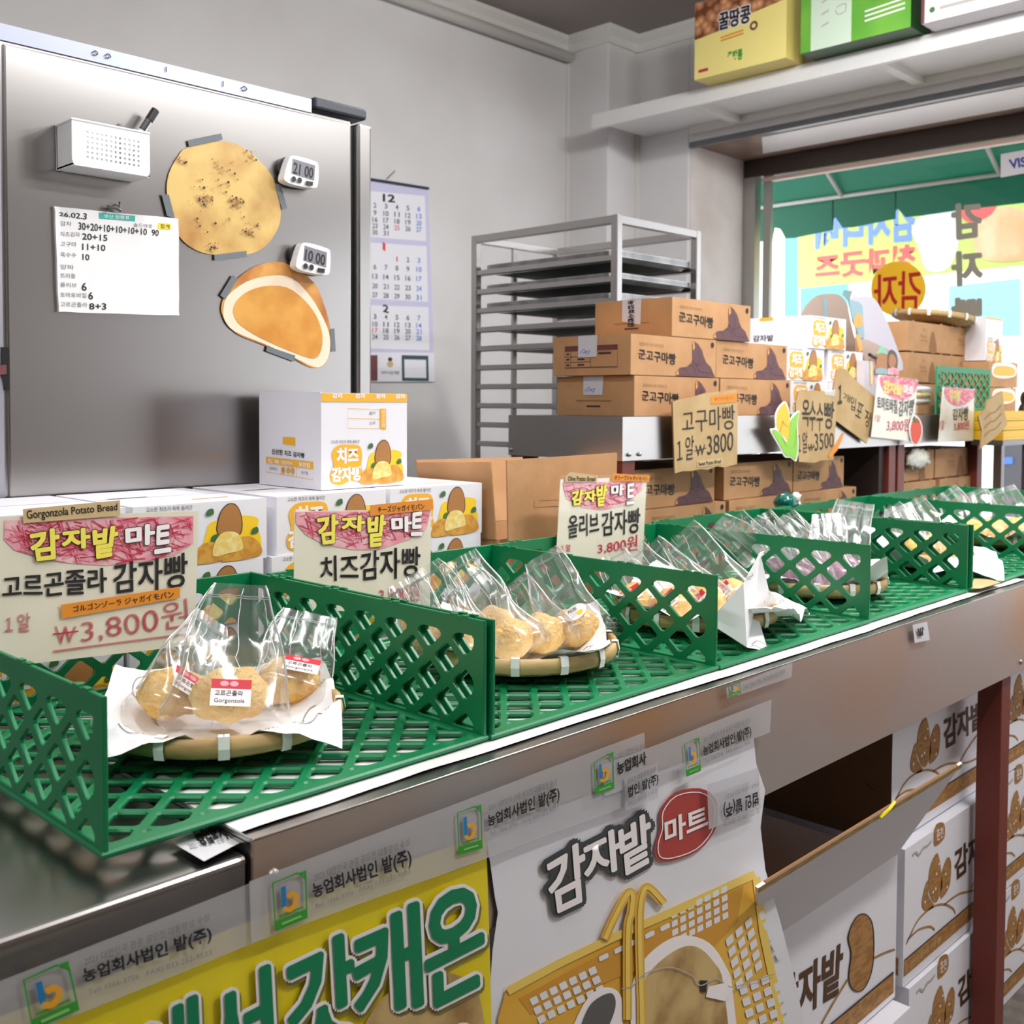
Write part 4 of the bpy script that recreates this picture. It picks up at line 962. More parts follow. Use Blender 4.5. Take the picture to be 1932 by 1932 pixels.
# the tall upright corner of the olive liner
m = MB(); P = PX((900, 850, 600), X=None, Y=1.0)
pts = [(1520, 790), (1690, 600), (1750, 620), (1800, 850), (1740, 960), (1890, 940), (1910, 935), (1850, 1010), (1700, 1000), (1610, 1190), (1500, 1170), (1440, 1050), (1500, 930)]
m2_ = MB()
def upr(a, b): return P.p(a, b)+Vector((0, .035*sin(a*.011)+.02*sin(b*.02), 0))
class UF:
    def p(s, a, b, off=0): return upr(a, b)+Vector((0, -off, 0))
F = UF()
m.poly([F.p(*q) for q in [(1440, 1050), (1520, 790), (1690, 600), (1750, 620), (1800, 850), (1740, 960), (1610, 1190), (1500, 1170)]], PAPER)
m.poly([F.p(*q) for q in [(1740, 960), (1800, 850), (1860, 890), (1912, 945), (1840, 950), (1730, 985)]], PAPER)
for d in ([(1640, 870), (1700, 800), (1750, 820), (1750, 900), (1690, 920), (1650, 890)], [(1560, 760), (1640, 740), (1620, 680), (1700, 650)], [(1520, 1150), (1560, 1130), (1600, 1160)]): m.stroke(d, 4, F, PLINE, .001)
m.text('감자', [(1660, 870), (1730, 840), (1735, 870), (1665, 895)], F, PLINE, .001); m.text('GAMSE', [(1520, 1030), (1590, 1020), (1590, 1060), (1520, 1075)], F, PLINE, .001)
tag(m.build('paper_liner'), 'crumpled white paper corner standing up beside the third green partition', 'paper', 'white paper liners in the trays')

# ------------------------------------------------------------------ bread in clear bags
def bag(label, base, top, w0, w1, d0, bread, seed, sticker=None, bsz=(.05, .042, .036), group='bagged breads', yaw=0, topmat=None, nb=1):
    rr = random.Random(seed); B, T = Vector(base), Vector(top); ax = T-B; H = ax.length; az = ax.normalized()
    view = (Vector((0, 0, HC))-B); view.z = 0; view.normalize()
    au = az.cross(view).normalized(); au = Matrix.Rotation(yaw, 3, az) @ au; aw = au.cross(az).normalized()
    if aw.dot(view) < 0: aw = -aw
    t = thing('bagged_bread', label, 'bread', B, group)
    for i in range(nb):
        m = MB(); off = au*(i-(nb-1)/2)*w0*.42+view*(.012*(i % 2))
        c_ = B+off+az*(bsz[2]*.75+.012)+Vector((0, 0, .006)); m.ball(c_, bsz[0]*(.9 if nb > 1 else 1), bsz[1], bsz[2], bread, 22, 14, .16, 2.2, seed+i, -.75); m.build('bread', t, True)
    ph = [rr.uniform(0, 6.28) for _ in range(8)]; nu = 40; nv = 22
    def fn(u, v):
        th = 2*pi*u; w = w0*.5*(1-v)**.8+w1*.5*(1-(1-v)**.8)
        w *= 1-.10*sin(pi*min(1, v*1.6))
        d = d0*.5*max(0, 1-(v/.62)**1.6) if v < .62 else 0
        d += .0035*(1-v)+.0012
        if v < .10: k = (v/.10)**.5; w *= .80+.20*k; d *= .72+.28*k
        c_, s_ = cos(th), sin(th)
        x = w*(abs(c_)**.8)*(1 if c_ > 0 else -1); y = d*(abs(s_)**.8)*(1 if s_ > 0 else -1)
        cr = sum(sin((7+4*i)*x/w0*3+ph[i]+v*(2+i))*(.0016/(1+i*.5)) for i in range(3))*(.25+.9*min(1, v*2))*(1-.6*max(0, v-.8)*5)
        y += cr + .008*sin(2.3*v+ph[5])*v; x += .003*sin(v*9+ph[6])
        return B+az*(v*H)+au*x+aw*y
    m = MB(); m.grid(fn, nu, nv, BAG, True)
    # zip strip and heat seal near the mouth
    for v, wd_ in ((.90, .0012), (.915, .0012)):
        for sg in (1,):
            pts = []
            for i in range(13):
                u = .02+.46*i/12; pts.append(fn(u, v)+aw*.0012)
            vs = []
            for q in pts: vs += [q+az*wd_/2, q-az*wd_/2]
            m.add(vs, [[2*i, 2*i+1, 2*i+3, 2*i+2] for i in range(12)], ZIP)
    m.build('bag', t, True)
    # side weld rolled into a thin bright bead
    for u in (0.0, .5):
        m = MB(); m.tube([fn(u, v/14) for v in range(2, 15)], .0015, BAGT, 5); m.build('side_seam', t, True)
    m = MB()
    for u in (.1+.1*rr.random(), .24+.06*rr.random(), .36+.08*rr.random()):
        v0 = rr.uniform(.25, .5); m.tube([fn(u+.03*(v/10-.5)*rr.uniform(-1, 1), v0+(.97-v0)*v/10) for v in range(11)], .0007, BAGT, 4)
    m.build('fold', t, True)
    if sticker:
        kind, a, b = sticker
        o = B+az*(bsz[2]*1.1+b)+aw*(d0*.5*.80+.006)+au*a
        F = FR(o, au, (az*.9+(-aw)*.35).normalized(), aw)
        m = MB()
        if kind == 'red':
            W, H_ = .046, .034
            m.flat([(-W/2, -H_/2), (W/2, -H_/2), (W/2, H_/2), (-W/2, H_/2)], F, CWHT, 0); m.flat([(-W/2, H_*.15), (W/2, H_*.15), (W/2, H_/2), (-W/2, H_/2)], F, BTAG, .0003)
            for dx in (-.008, .003): m.disc((dx, H_*.33), .0052, F, PINKP, .0006, 12, .0035)
            m.text('고르곤졸라', (-W*.4, -H_*.12, W*.7, H_*.2), F, BLACK, .0004, .01); m.text('Gorgonzola', (-W*.4, -H_*.42, W*.75, H_*.2), F, BLACK, .0004)
        else:
            m.disc((0, 0), .020, F, CWHT, 0, 20); m.text('치즈', (-.012, .004, .016, .009), F, BLACK, .0004, .02); m.disc((.007, -.006), .006, F, YELL, .0004, 10)
        m.build('sticker', t)
    return t
zt0 = ZT+.016
g = 'bagged gorgonzola breads'
bag('bagged gorgonzola bread standing tallest in the middle of the nearest tray', (.672, 1.135, zt0), at(452, 1100, Y=1.18), .175, .062, .105, BREAD, 1, ('red', .0, .004), (.046, .042, .034), g)
bag('bagged gorgonzola bread with tilted label, right side of the nearest tray', (.775, 1.17, zt0), at(583, 1160, Y=1.25), .125, .075, .10, BREADO, 2, ('red', .012, .004), (.042, .04, .032), g, yaw=-.2)
bag('bagged gorgonzola bread half hidden behind the paper, left of the nearest tray', (.630, 1.215, zt0), at(395, 1165, Y=1.27), .12, .05, .10, BREADO, 3, ('red', -.01, .006), (.042, .04, .032), g, yaw=.3)
g = 'bagged cheese breads'
CB_ = [((1.31, 1.115), (1020, 1050), 1.27, .12, .062, 'bagged cheese bread with round sticker, right front of the second tray', ('round', .018, .002), 3),
       ((1.24, 1.125), (955, 1100), 1.26, .12, .062, 'bagged cheese bread, second from the right on the second tray', None, 4),
       ((1.17, 1.12), (868, 1090), 1.24, .12, .06, 'bagged cheese bread, front of the second tray beside the doubled partition', None, 5),
       ((1.20, 1.19), (868, 1050), 1.30, .11, .06, 'bagged cheese bread, middle of the second tray with the highest mouth', None, 6),
       ((1.12, 1.17), (795, 1070), 1.26, .11, .055, 'bagged cheese bread, behind the partition in front of the cheese price card', None, 7),
       ((1.10, 1.23), (757, 1095), 1.30, .10, .05, 'bagged cheese bread, leftmost mouth showing above the second partition', None, 8)]
for (bx, by), tp, ty, w0, w1, lb, st, sd in CB_: bag(lb, (bx, by, zt0), at(*tp, Y=ty), w0+.01, w1, .10, BREAD, sd, st, (.042, .036, .033), g)
g = 'bagged olive breads'
for i, ((bx, by), tp, ty, w0, w1, lb) in enumerate([((1.75, 1.10), (1278, 1010), 1.27, .12, .085, 'bagged olive bread with wide square mouth, right of the third tray'), ((1.67, 1.10), (1222, 1035), 1.24, .11, .06, 'bagged olive bread, mouth just right of the olive price card'), ((1.60, 1.12), (1190, 1042), 1.26, .11, .06, 'bagged olive bread, mouth in front of the olive price card'), ((1.57, 1.19), (1150, 1040), 1.30, .10, .055, 'bagged olive bread, leftmost of the third tray')]):
    bag(lb, (bx, by, zt0), at(*tp, Y=ty), w0+.01, w1, .095, BREADO, 20+i, ('red', 0, .002), (.042, .036, .032), g)
g = 'bagged purple breads'
for i, (dx, dy, tp, ty, w1) in enumerate([(-.085, -.03, (1352, 985), 1.24, .05), (-.055, .03, (1385, 975), 1.3, .05), (-.03, -.04, (1412, 990), 1.24, .05), (-.01, .02, (1438, 972), 1.3, .05), (.0, -.06, (1462, 985), 1.22, .05), (.03, .0, (1482, 972), 1.27, .05), (.05, -.05, (1520, 990), 1.22, .06), (.075, .0, (1560, 965), 1.25, .07), (.095, -.02, (1612, 945), 1.22, .085)]):
    bag('bagged purple sweet potato bread of the fourth tray, %s from the right' % ('ninth', 'eighth', 'seventh', 'sixth', 'fifth', 'fourth', 'third', 'second', 'first')[i], (2.125+dx, 1.155+dy, zt0), at(*tp, Y=ty), .105, w1, .08, BREADP, 40+i, None, (.038, .032, .029), g)
g = 'bagged breads in the two farthest baskets'
for i, ((bx, by), tp, ty, lb) in enumerate([((2.64, 1.12), (1672, 962), 1.25, 'fifth tray, left mouth'), ((2.68, 1.18), (1696, 955), 1.27, 'fifth tray, middle mouth'), ((2.74, 1.14), (1722, 948), 1.27, 'fifth tray, right mouth beside the sixth partition'), ((3.12, 1.18), (1782, 928), 1.3, 'farthest tray, left mouth'), ((3.2, 1.16), (1838, 928), 1.27, 'farthest tray, middle mouth'), ((3.27, 1.12), (1892, 918), 1.22, 'farthest tray, right mouth at the picture edge')]):
    bag('bagged bread of the '+lb, (bx, by, zt0), at(*tp, Y=ty), .11, .07, .065, BREADO, 60+i, None, (.042, .04, .032), g)
# knotted green bag on the back wall of the fourth basket
m = MB(); c_ = at(1483, 948, Y=1.47); m.ball(c_, .034, .03, .024, mat('green_bag_film', (0, 96, 84), .15, coat=.6), 20, 12, .35, 3, 5); q = at(1502, 938, Y=1.465); m.ball(q, .013, .012, .012, WHITE, 12, 8, .5, 5, 2); m.tube([q, at(1508, 955, Y=1.46), at(1507, 985, Y=1.455)], [.006, .007, .003], WHITE, 7)
o = m.build('tied_bag', smooth=True, org=c_); tag(o, 'shiny green bag knotted with white string over the fourth basket', 'bag')

# ------------------------------------------------------------------ price cards
def sleeve(t, q, P):
    m = MB(); m.flat(q, P, CLEAR, .0015); m.build('clear_sleeve', t)
def label_strip(t, nm, q, P, mt, s_, tq, off=.003, b=.01):
    m = MB(); m.flat(q, P, mt, off); m.text(s_, tq, P, BLACK, off+.0006, b, wob=.01); m.build(nm, t)
def hatch(m, blob, P, rnd, n=70, w=4, off=.0012):
    xs = [p[0] for p in blob]; ys = [p[1] for p in blob]
    def inside(x, y):
        c = False; j = len(blob)-1
        for i in range(len(blob)):
            if (blob[i][1] > y) != (blob[j][1] > y) and x < (blob[j][0]-blob[i][0])*(y-blob[i][1])/(blob[j][1]-blob[i][1])+blob[i][0]: c = not c
            j = i
        return c
    k = 0; W = max(xs)-min(xs); a0 = .45
    while k < n:
        x, y = rnd.uniform(min(xs), max(xs)), rnd.uniform(min(ys), max(ys)); L = rnd.uniform(.02, .07)*W; a = rnd.choice((-.25, .35, 1.2))+rnd.uniform(-.2, .2)
        p, q = (x-L*cos(a), y-L*sin(a)), (x+L*cos(a), y+L*sin(a))
        if inside(*p) and inside(*q): m.stroke([p, q], w*rnd.uniform(.6, 1.2), P, CRED if rnd.random() < .45 else PINK, off+k*3e-6); k += 1
        elif rnd.random() < .02: k += 1
# gorgonzola card
P = PX((0, 720, 640), Y=1.40); t = thing('price_card', 'ivory gorgonzola price card in black and red crayon at the near left', 'sign', (.65, 1.4, .95), 'handwritten price cards')
m = MB(); m.slab([(-40, 772), (1132, 738), (1108, 1500), (-40, 1632)], P, .0012, IVORY)
bl = [(25, 790), (400, 782), (1100, 765), (1098, 920), (1000, 985), (850, 1020), (600, 1047), (400, 1035), (200, 995), (80, 960), (22, 900)]
m.flat(bl, P, PINKP, .0008); hatch(m, bl, P, random.Random(5), 260, 7)
for s_, Q in (('감', [(160, 865), (325, 835), (328, 1000), (185, 1018)]), ('자', [(350, 850), (500, 835), (503, 940), (352, 950)]), ('밭', [(525, 842), (668, 822), (640, 985), (535, 1005)])): m.outlined(s_, Q, P, CYEL, BLACK, .003, 7, 11)
for s_, Q in (('마', [(712, 832), (870, 812), (868, 918), (716, 938)]), ('트', [(882, 828), (962, 815), (962, 962), (878, 975)])): m.outlined(s_, Q, P, CWHT, BLACK, .003, 7, 11)
m.text('고르곤졸라', [(15, 1105), (600, 1060), (605, 1200), (12, 1235)], P, BLACK, .0015, 0, .03, dil=3); m.text('감자빵', [(645, 1035), (1065, 975), (1065, 1165), (645, 1208)], P, BLACK, .0015, 0, .03, dil=3)
m.text('１알', [(30, 1335), (168, 1312), (172, 1418), (25, 1432)], P, CRED, .0015, .01, .02); m.text('W', [(310, 1390), (435, 1390), (420, 1490), (318, 1500)], P, CRED, .0015, wob=.03); m.stroke([(298, 1438), (445, 1420)], 8, P, CRED, .0016); m.text('3,800원', [(460, 1345), (1070, 1235), (1080, 1400), (460, 1500)], P, CRED, .0015, .0, .03); m.stroke([(300, 1536), (700, 1482), (1082, 1434)], 11, P, CRED, .0015)
m.build('card', t)
label_strip(t, 'orange_tape_label', [(340, 1270), (1018, 1166), (1018, 1230), (348, 1348)], P, ORT, 'ゴルゴンゾーラ ジャガイモパン', [(410, 1275), (980, 1188), (985, 1228), (412, 1312)], P and .003)
label_strip(t, 'tan_tape_label', [(125, 725), (678, 675), (678, 762), (128, 806)], P, TAN, 'Gorgonzola Potato Bread', [(145, 732), (662, 692), (662, 742), (150, 796)], .003)
sleeve(t, [(-40, 725), (1140, 700), (1125, 1525), (-40, 1660)], P)
# cheese card
P = PX((480, 720, 600), Y=1.44); t = thing('price_card', 'ivory cheese potato bread price card with orange strip on its corner', 'sign', (1.12, 1.44, .93), 'handwritten price cards')
m = MB(); m.slab([(243, 787), (1074, 776), (1066, 1420), (238, 1380)], P, .0012, IVORY)
bl = [(248, 792), (1068, 782), (1042, 900), (950, 955), (750, 1022), (600, 1022), (420, 990), (310, 930), (250, 860)]
m.flat(bl, P, PINKP, .0008); hatch(m, bl, P, random.Random(6), 200, 5)
for s_, Q in (('감', [(370, 826), (500, 806), (490, 975), (398, 985)]), ('자', [(525, 826), (662, 815), (657, 905), (528, 905)]), ('밭', [(683, 820), (793, 810), (770, 992), (690, 1002)])): m.outlined(s_, Q, P, CYEL, BLACK, .003, 6, 9)
for s_, Q in (('마', [(828, 826), (942, 820), (942, 905), (832, 915)]), ('트', [(950, 802), (1012, 792), (1008, 930), (948, 932)])): m.outlined(s_, Q, P, CWHT, BLACK, .003, 6, 9)
m.text('치즈감자빵', [(400, 1065), (1002, 1000), (1002, 1185), (400, 1215)], P, BLACK, .0015, .015, .03)
m.text('3,800원', [(755, 1252), (1000, 1222), (1000, 1335), (755, 1352)], P, CRED, .0015, .01, .02)
m.build('card', t)
label_strip(t, 'orange_tape_label', [(695, 750), (1075, 713), (1080, 776), (698, 816)], P, ORT, 'チーズジャガイモパン', [(742, 758), (1025, 738), (1025, 776), (745, 798)])
sleeve(t, [(236, 772), (1082, 760), (1075, 1420), (230, 1390)], P)
# olive card
P = PX((900, 850, 600), Y=1.43); t = thing('price_card', 'ivory olive potato bread price card standing in the third basket', 'sign', (1.75, 1.43, .98), 'handwritten price cards')
m = MB(); m.slab([(508, 176), (1032, 160), (1004, 700), (478, 700)], P, .0012, IVORY)
bl = [(518, 196), (1002, 186), (1000, 240), (900, 330), (750, 362), (640, 346), (540, 292)]
m.flat(bl, P, PINKP, .0008); hatch(m, bl, P, random.Random(7), 130, 4)
for s_, Q in (('감', [(568, 250), (642, 235), (625, 325), (575, 332)]), ('자', [(645, 250), (712, 240), (710, 308), (645, 312)]), ('밭', [(720, 215), (788, 206), (765, 332), (725, 338)])): m.outlined(s_, Q, P, CYEL, BLACK, .003, 4, 6)
for s_, Q in (('마', [(810, 212), (885, 205), (880, 268), (812, 275)]), ('트', [(905, 206), (947, 200), (945, 320), (905, 326)])): m.outlined(s_, Q, P, CWHT, BLACK, .003, 4, 6)
m.text('올리브', [(555, 395), (735, 375), (740, 500), (550, 535)], P, BLACK, .0015, .015, .02); m.text('감자빵', [(755, 375), (990, 350), (985, 495), (758, 520)], P, BLACK, .0015, .015, .02)
m.text('１알', [(508, 572), (566, 570), (566, 612), (508, 614)], P, CRED, .0015, .01); m.text('3,800원', [(730, 565), (972, 510), (970, 612), (730, 630)], P, CRED, .0015, .005)
m.build('card', t)
label_strip(t, 'tan_tape_label', [(530, 158), (560, 130), (728, 152), (720, 190), (528, 192)], P, TAN, 'Olive Potato Bread', [(545, 155), (712, 158), (710, 186), (545, 184)])
label_strip(t, 'orange_tape_label', [(818, 138), (1046, 152), (1036, 190), (805, 184)], P, ORT, 'オリーブジャガイモパン', [(830, 148), (1030, 158), (1026, 182), (828, 178)])
sleeve(t, [(500, 150), (1040, 145), (1014, 700), (470, 700)], P)
# sweet potato cardboard card
P = PX((900, 500, 600), Y=1.555); t = thing('price_card', 'torn cardboard sweet potato price card taped to the front of the high table', 'sign', (2.3, 1.555, 1.15), 'handwritten price cards')
m = MB(); m.slab([(1188, 832), (1240, 815), (1300, 806), (1400, 775), (1490, 768), (1578, 757), (1584, 900), (1580, 1210), (1500, 1230), (1460, 1222), (1400, 1245), (1360, 1240), (1300, 1252), (1250, 1252), (1202, 1266)], P, .004, CARDP, CARDD)
m.text('고구마빵', [(1245, 885), (1562, 850), (1565, 995), (1245, 1020)], P, BLACK, .001, .0, .02); m.text('１알', [(1212, 1055), (1318, 1030), (1315, 1175), (1215, 1200)], P, BLACK, .001, wob=.02); m.text('W', [(1325, 1095), (1385, 1090), (1378, 1155), (1330, 1165)], P, BLACK, .001); m.stroke([(1318, 1130), (1392, 1112)], 5, P, BLACK, .0011); m.text('3800', [(1395, 1040), (1556, 1010), (1554, 1125), (1398, 1155)], P, BLACK, .001)
m.build('card', t)
m = MB(); m.flat([(1418, 796), (1578, 776), (1578, 830), (1420, 846)], P, ORT, .001); m.text('サツマイモパン', [(1440, 806), (1560, 790), (1560, 818), (1440, 830)], P, CARDD, .0016); m.build('orange_tape_label', t)
m = MB(); m.flat([(1335, 1190), (1490, 1172), (1490, 1210), (1335, 1230)], P, TAN, .001); m.text('Sweet Potato Bread', [(1342, 1196), (1480, 1180), (1480, 1202), (1342, 1222)], P, BLACK, .0016, .01); m.build('tan_tape_label', t)
# corn cardboard card and the corn cut-out
P = PX((1440, 640, 260), Y=1.558); t = thing('price_card', 'cardboard corn bread price card beside the corn cut-out', 'sign', (2.75, 1.558, 1.12), 'handwritten price cards')
m = MB(); m.slab([(490, 740), (520, 718), (620, 725), (700, 718), (860, 740), (1030, 740), (1028, 1000), (985, 1690), (800, 1700), (720, 1735), (600, 1725), (500, 1720), (470, 1300), (455, 900)], P, .004, CARDP, CARDD)
for s_, Q in (('옥', [(545, 850), (650, 850), (640, 1215), (535, 1205)]), ('수', [(645, 875), (735, 870), (725, 1280), (645, 1280)]), ('수', [(745, 900), (840, 895), (830, 1285), (745, 1285)]), ('빵', [(855, 865), (1000, 885), (970, 1260), (855, 1250)])): m.text(s_, Q, P, BLACK, .001, .01)
m.text('１알', [(478, 1310), (620, 1290), (615, 1590), (482, 1600)], P, BLACK, .001); m.text('W', [(625, 1470), (710, 1465), (700, 1570), (632, 1575)], P, BLACK, .001); m.stroke([(615, 1525), (722, 1505)], 12, P, BLACK, .0011); m.text('3500', [(715, 1320), (985, 1310), (985, 1510), (720, 1570)], P, BLACK, .001); m.build('card', t)
m = MB(); m.flat([(1090, 1308), (1128, 1330), (1030, 1560), (930, 1665), (900, 1640), (1035, 1410)], P, ORT, .002); m.build('orange_tape_strip', t)
m = MB(); m.flat([(850, 690), (1010, 710), (1000, 800), (860, 780)], P, TAPEF, .001); m.build('clear_tape', t)
P = PX((1440, 640, 260), Y=1.548); t = thing('corn_cutout', 'paper cut-out of a corn cob in green leaves on the table apron', 'decoration', (2.62, 1.548, 1.12))
m = MB(); m.slab(sm([(280, 883), (325, 885), (365, 1000), (380, 1110), (430, 1050), (510, 1005), (482, 1180), (500, 1500), (470, 1700), (430, 1700), (380, 1660), (300, 1650), (220, 1500), (105, 1300), (120, 1250), (170, 1240), (165, 1100), (200, 980)], 3), P, .002, CWHT)
m.flat(sm([(285, 905), (315, 902), (350, 1010), (372, 1130), (352, 1430), (310, 1380), (230, 1300), (182, 1200), (190, 1060), (220, 980)], 3), P, mat('corn_yellow', (246, 196, 60), .6), .0006)
m.flat(sm([(500, 1022), (468, 1180), (482, 1500), (455, 1670), (430, 1680), (390, 1640), (310, 1628), (235, 1490), (122, 1292), (150, 1265), (200, 1290), (260, 1350), (335, 1450), (362, 1300), (378, 1150), (430, 1080)], 3), P, mat('corn_leaf', (140, 206, 70), .6), .0012)
for l in ([(225, 1300), (255, 1200), (270, 1130)], [(270, 1150), (300, 1200), (350, 1222)], [(420, 1520), (450, 1400), (455, 1250)], [(320, 1500), (280, 1420), (250, 1380)]): m.stroke(l, 6, P, PBRN, .0018)
m.build('cutout', t)
# slanted cardboard card
P = PX((1440, 640, 260), Y=1.566); t = thing('price_card', 'slanted cardboard card about single wrapping, right of the corn card', 'sign', (2.95, 1.566, 1.15), 'handwritten price cards')
m = MB(); m.slab([(1035, 425), (1095, 402), (1150, 418), (1300, 580), (1562, 800), (1535, 1100), (1455, 1462), (1020, 1145), (985, 690)], P, .004, CARDP, CARDD)
for s_, Q, b in (('１', [(1052, 655), (1108, 645), (1098, 895), (1042, 905)], .03), ('개', [(1125, 735), (1220, 790), (1205, 895), (1118, 850)], 0), ('입', [(1225, 790), (1302, 832), (1282, 1005), (1218, 985)], 0), ('포', [(1325, 875), (1415, 930), (1355, 1115), (1285, 1070)], 0), ('장', [(1425, 965), (1525, 1050), (1475, 1235), (1425, 1220)], 0)): m.text(s_, Q, P, BLACK, .001, b)
m.build('card', t)
# two paper cards farther along
def pcard(label, Pc, poly, bl, words, tone=.9):
    t = thing('price_card', label, 'sign', Pc.p(*poly[0]), 'handwritten price cards'); m = MB(); m.slab(poly, Pc, .0015, IVORY); m.flat(sm(bl, 3), Pc, PINK, .0006)
    for s_, Q, mt, b in words: m.text(s_, Q, Pc, mt, .0014, b, .02)
    m.build('card', t); sleeve(t, [(poly[0][0]-8, poly[0][1]-8), (poly[1][0]+8, poly[1][1]-8), (poly[2][0]+8, poly[2][1]+10), (poly[3][0]-8, poly[3][1]+10)], Pc); return t
P = PX((1432, 500, 500), Y=1.552)
pcard('paper price card for tomato basil bread, next to the tomato cut-out', P, [(872, 800), (1156, 840), (1122, 1285), (818, 1252)], [(890, 810), (1010, 820), (1146, 842), (1142, 915), (1080, 975), (1000, 982), (920, 930), (885, 870)],
      [('감자밭', [(905, 838), (1045, 880), (1040, 948), (908, 928)], CYEL, .05), ('마트', [(1052, 868), (1128, 885), (1122, 948), (1052, 938)], CWHT, .05), ('토마토바질', [(860, 955), (1005, 985), (1005, 1085), (860, 1045)], BLACK, .02), ('감자빵', [(1018, 990), (1135, 975), (1120, 1090), (1015, 1105)], BLACK, .02), ('1알', [(845, 1085), (885, 1095), (880, 1145), (842, 1140)], CRED, 0), ('3,800원', [(935, 1125), (1100, 1120), (1095, 1215), (925, 1215)], CRED, .01)])
pcard('faded paper price card in front of the upright green panel', P, [(1340, 890), (1570, 905), (1562, 1280), (1308, 1292)], [(1350, 897), (1450, 900), (1562, 907), (1560, 970), (1470, 1030), (1380, 1000)],
      [('감자밭', [(1385, 910), (1470, 915), (1460, 1000), (1390, 985)], CYEL, .04), ('감자빵', [(1412, 1048), (1526, 1030), (1522, 1130), (1412, 1130)], BLACK, .02), ('1알', [(1315, 1130), (1350, 1130), (1348, 1200), (1312, 1200)], CRED, 0), ('3,800원', [(1420, 1145), (1530, 1130), (1528, 1200), (1420, 1215)], CRED, .01)])
t = thing('tomato_cutout', 'red tomato paper cut-out hanging on the table apron', 'decoration', P.p(1150, 1200))
m = MB(); P4 = PX((1432, 500, 500), Y=1.546); m.slab(sm([(1105, 1150), (1128, 1095), (1165, 1112), (1192, 1180), (1185, 1260), (1145, 1322), (1110, 1285), (1096, 1200)], 3), P4, .002, CWHT); m.flat(sm([(1112, 1155), (1130, 1115), (1160, 1122), (1184, 1185), (1176, 1255), (1145, 1305), (1115, 1278), (1104, 1200)], 3), P4, mat('tomato_red', (226, 84, 60), .6), .0006); m.flat(sm([(1118, 1135), (1130, 1098), (1145, 1130), (1168, 1140), (1145, 1150)], 3), P4, LEAF, .001); m.build('cutout', t)
t = thing('price_card', 'tilted brown cardboard card hanging at the far end of the tables', 'sign', P.p(1700, 1100), 'handwritten price cards')
m = MB(); m.slab([(1775, 920), (1792, 1080), (1812, 1160), (1740, 1245), (1615, 1340), (1625, 1210), (1598, 1100), (1650, 1050), (1658, 990)], PX((1432, 500, 500), Y=1.445), .004, CARDP, CARDD)
for k in range(3): m.stroke([(1640, 1130+60*k), (1680, 1085+62*k), (1720, 1070+62*k), (1765, 1020+62*k)], 7, PX((1432, 500, 500), Y=1.445), CARDD, .001)
m.build('card', t)
# ------------------------------------------------------------------ posters on the apron
def wave(P, amp=.004, off=0):
    class W:
        def p(s, a, b, o=0):
            q = P.p(a, b, 0); z = q.z
            return q + Vector((0, -(off+(o*1.6+.0012 if o > 0 else 0)+amp*(1+noise.noise(Vector((q.x*7, z*5, 3.3))))), 0))
    return W()
def sheet(m, P, q, nu, nv, mt, off=0):
    tl, tr, br, bl = [Vector(x) for x in q]
    m.grid(lambda u, v: P.p(*((tl*(1-u)+tr*u)*(1-v)+(bl*(1-u)+br*u)*v), off), nu, nv, mt)
def strip_sheet(m, P, left, right, nu, mt, off=0):
    n = len(left); vs = []
    for l, r in zip(left, right):
        for i in range(nu+1): t_ = i/nu; vs.append(P.p(l[0]+(r[0]-l[0])*t_, l[1]+(r[1]-l[1])*t_, off))
    k = nu+1; m.add(vs, [[j*k+i, j*k+i+1, (j+1)*k+i+1, (j+1)*k+i] for j in range(n-1) for i in range(nu)], mt)
PA = PX(Y=YE-.0008)
PY = wave(PX(Y=YE-.001), .003)
t = thing('banner_poster', 'yellow poster with big green lettering taped to the counter front', 'poster', at(500, 1850, Y=YE))
m = MB(); sheet(m, PY, [(-300, 2028), (912, 1569), (935, 2300), (-300, 2700)], 50, 24, YPOST)
gw = mat('poster_green', (0, 128, 84), .4); shd = mat('poster_shadow', (120, 118, 60), .6)
for s_, Q in (('온', [(790, 1692), (895, 1650), (902, 1852), (800, 1897)]), ('캐', [(657, 1742), (778, 1694), (786, 1892), (668, 1940)]), ('갓', [(530, 1800), (655, 1748), (662, 1950), (545, 2000)]), ('서', [(383, 1862), (500, 1812), (508, 2020), (392, 2070)]), ('에', [(246, 1915), (362, 1868), (370, 2075), (258, 2125)]), ('밭', [(110, 1970), (226, 1922), (232, 2130), (120, 2180)])):
    Qs = [(a+4, b+6) for a, b in Q]
    m.text(s_, Qs, PY, shd, .0012, dil=12, wob=.05); m.text(s_, Q, PY, CWHT, .0018, dil=11.5, wob=.05); m.text(s_, Q, PY, gw, .0024, dil=5, wob=.05)
POTP = mat('potato_photo', (206, 176, 118), .5, col2=(150, 112, 62), nscale=14, ndet=7, nlo=.42, nhi=.68, bump=.1, bscale=30)
m.flat(sm([(680, 1990), (700, 1900), (760, 1848), (830, 1830), (885, 1855), (905, 1920), (900, 1990)]), PY, POTP, .0009); m.disc((866, 1950), 26, PY, CWHT, .001)
m.build('sheet', t, smooth=True)
PW = wave(PX(Y=YE-.0012), .0006, .0022)
t = thing('banner_poster', 'white poster with a yellow shopping basket taped to the counter front', 'poster', at(1180, 1700, Y=YE))
m = MB()
left = [(912, 1569), (922, 1630), (930, 1690), (936, 1720), (926, 1790), (921, 1860), (918, 1960), (915, 2250)]
right = [(1419, 1392), (1424, 1440), (1441, 1490), (1432, 1560), (1441, 1640), (1470, 1740), (1500, 1860), (1560, 2160)]
strip_sheet(m, PW, left, right, 30, WPOST)
DG = mat('logo_dark', (66, 70, 72), .45)
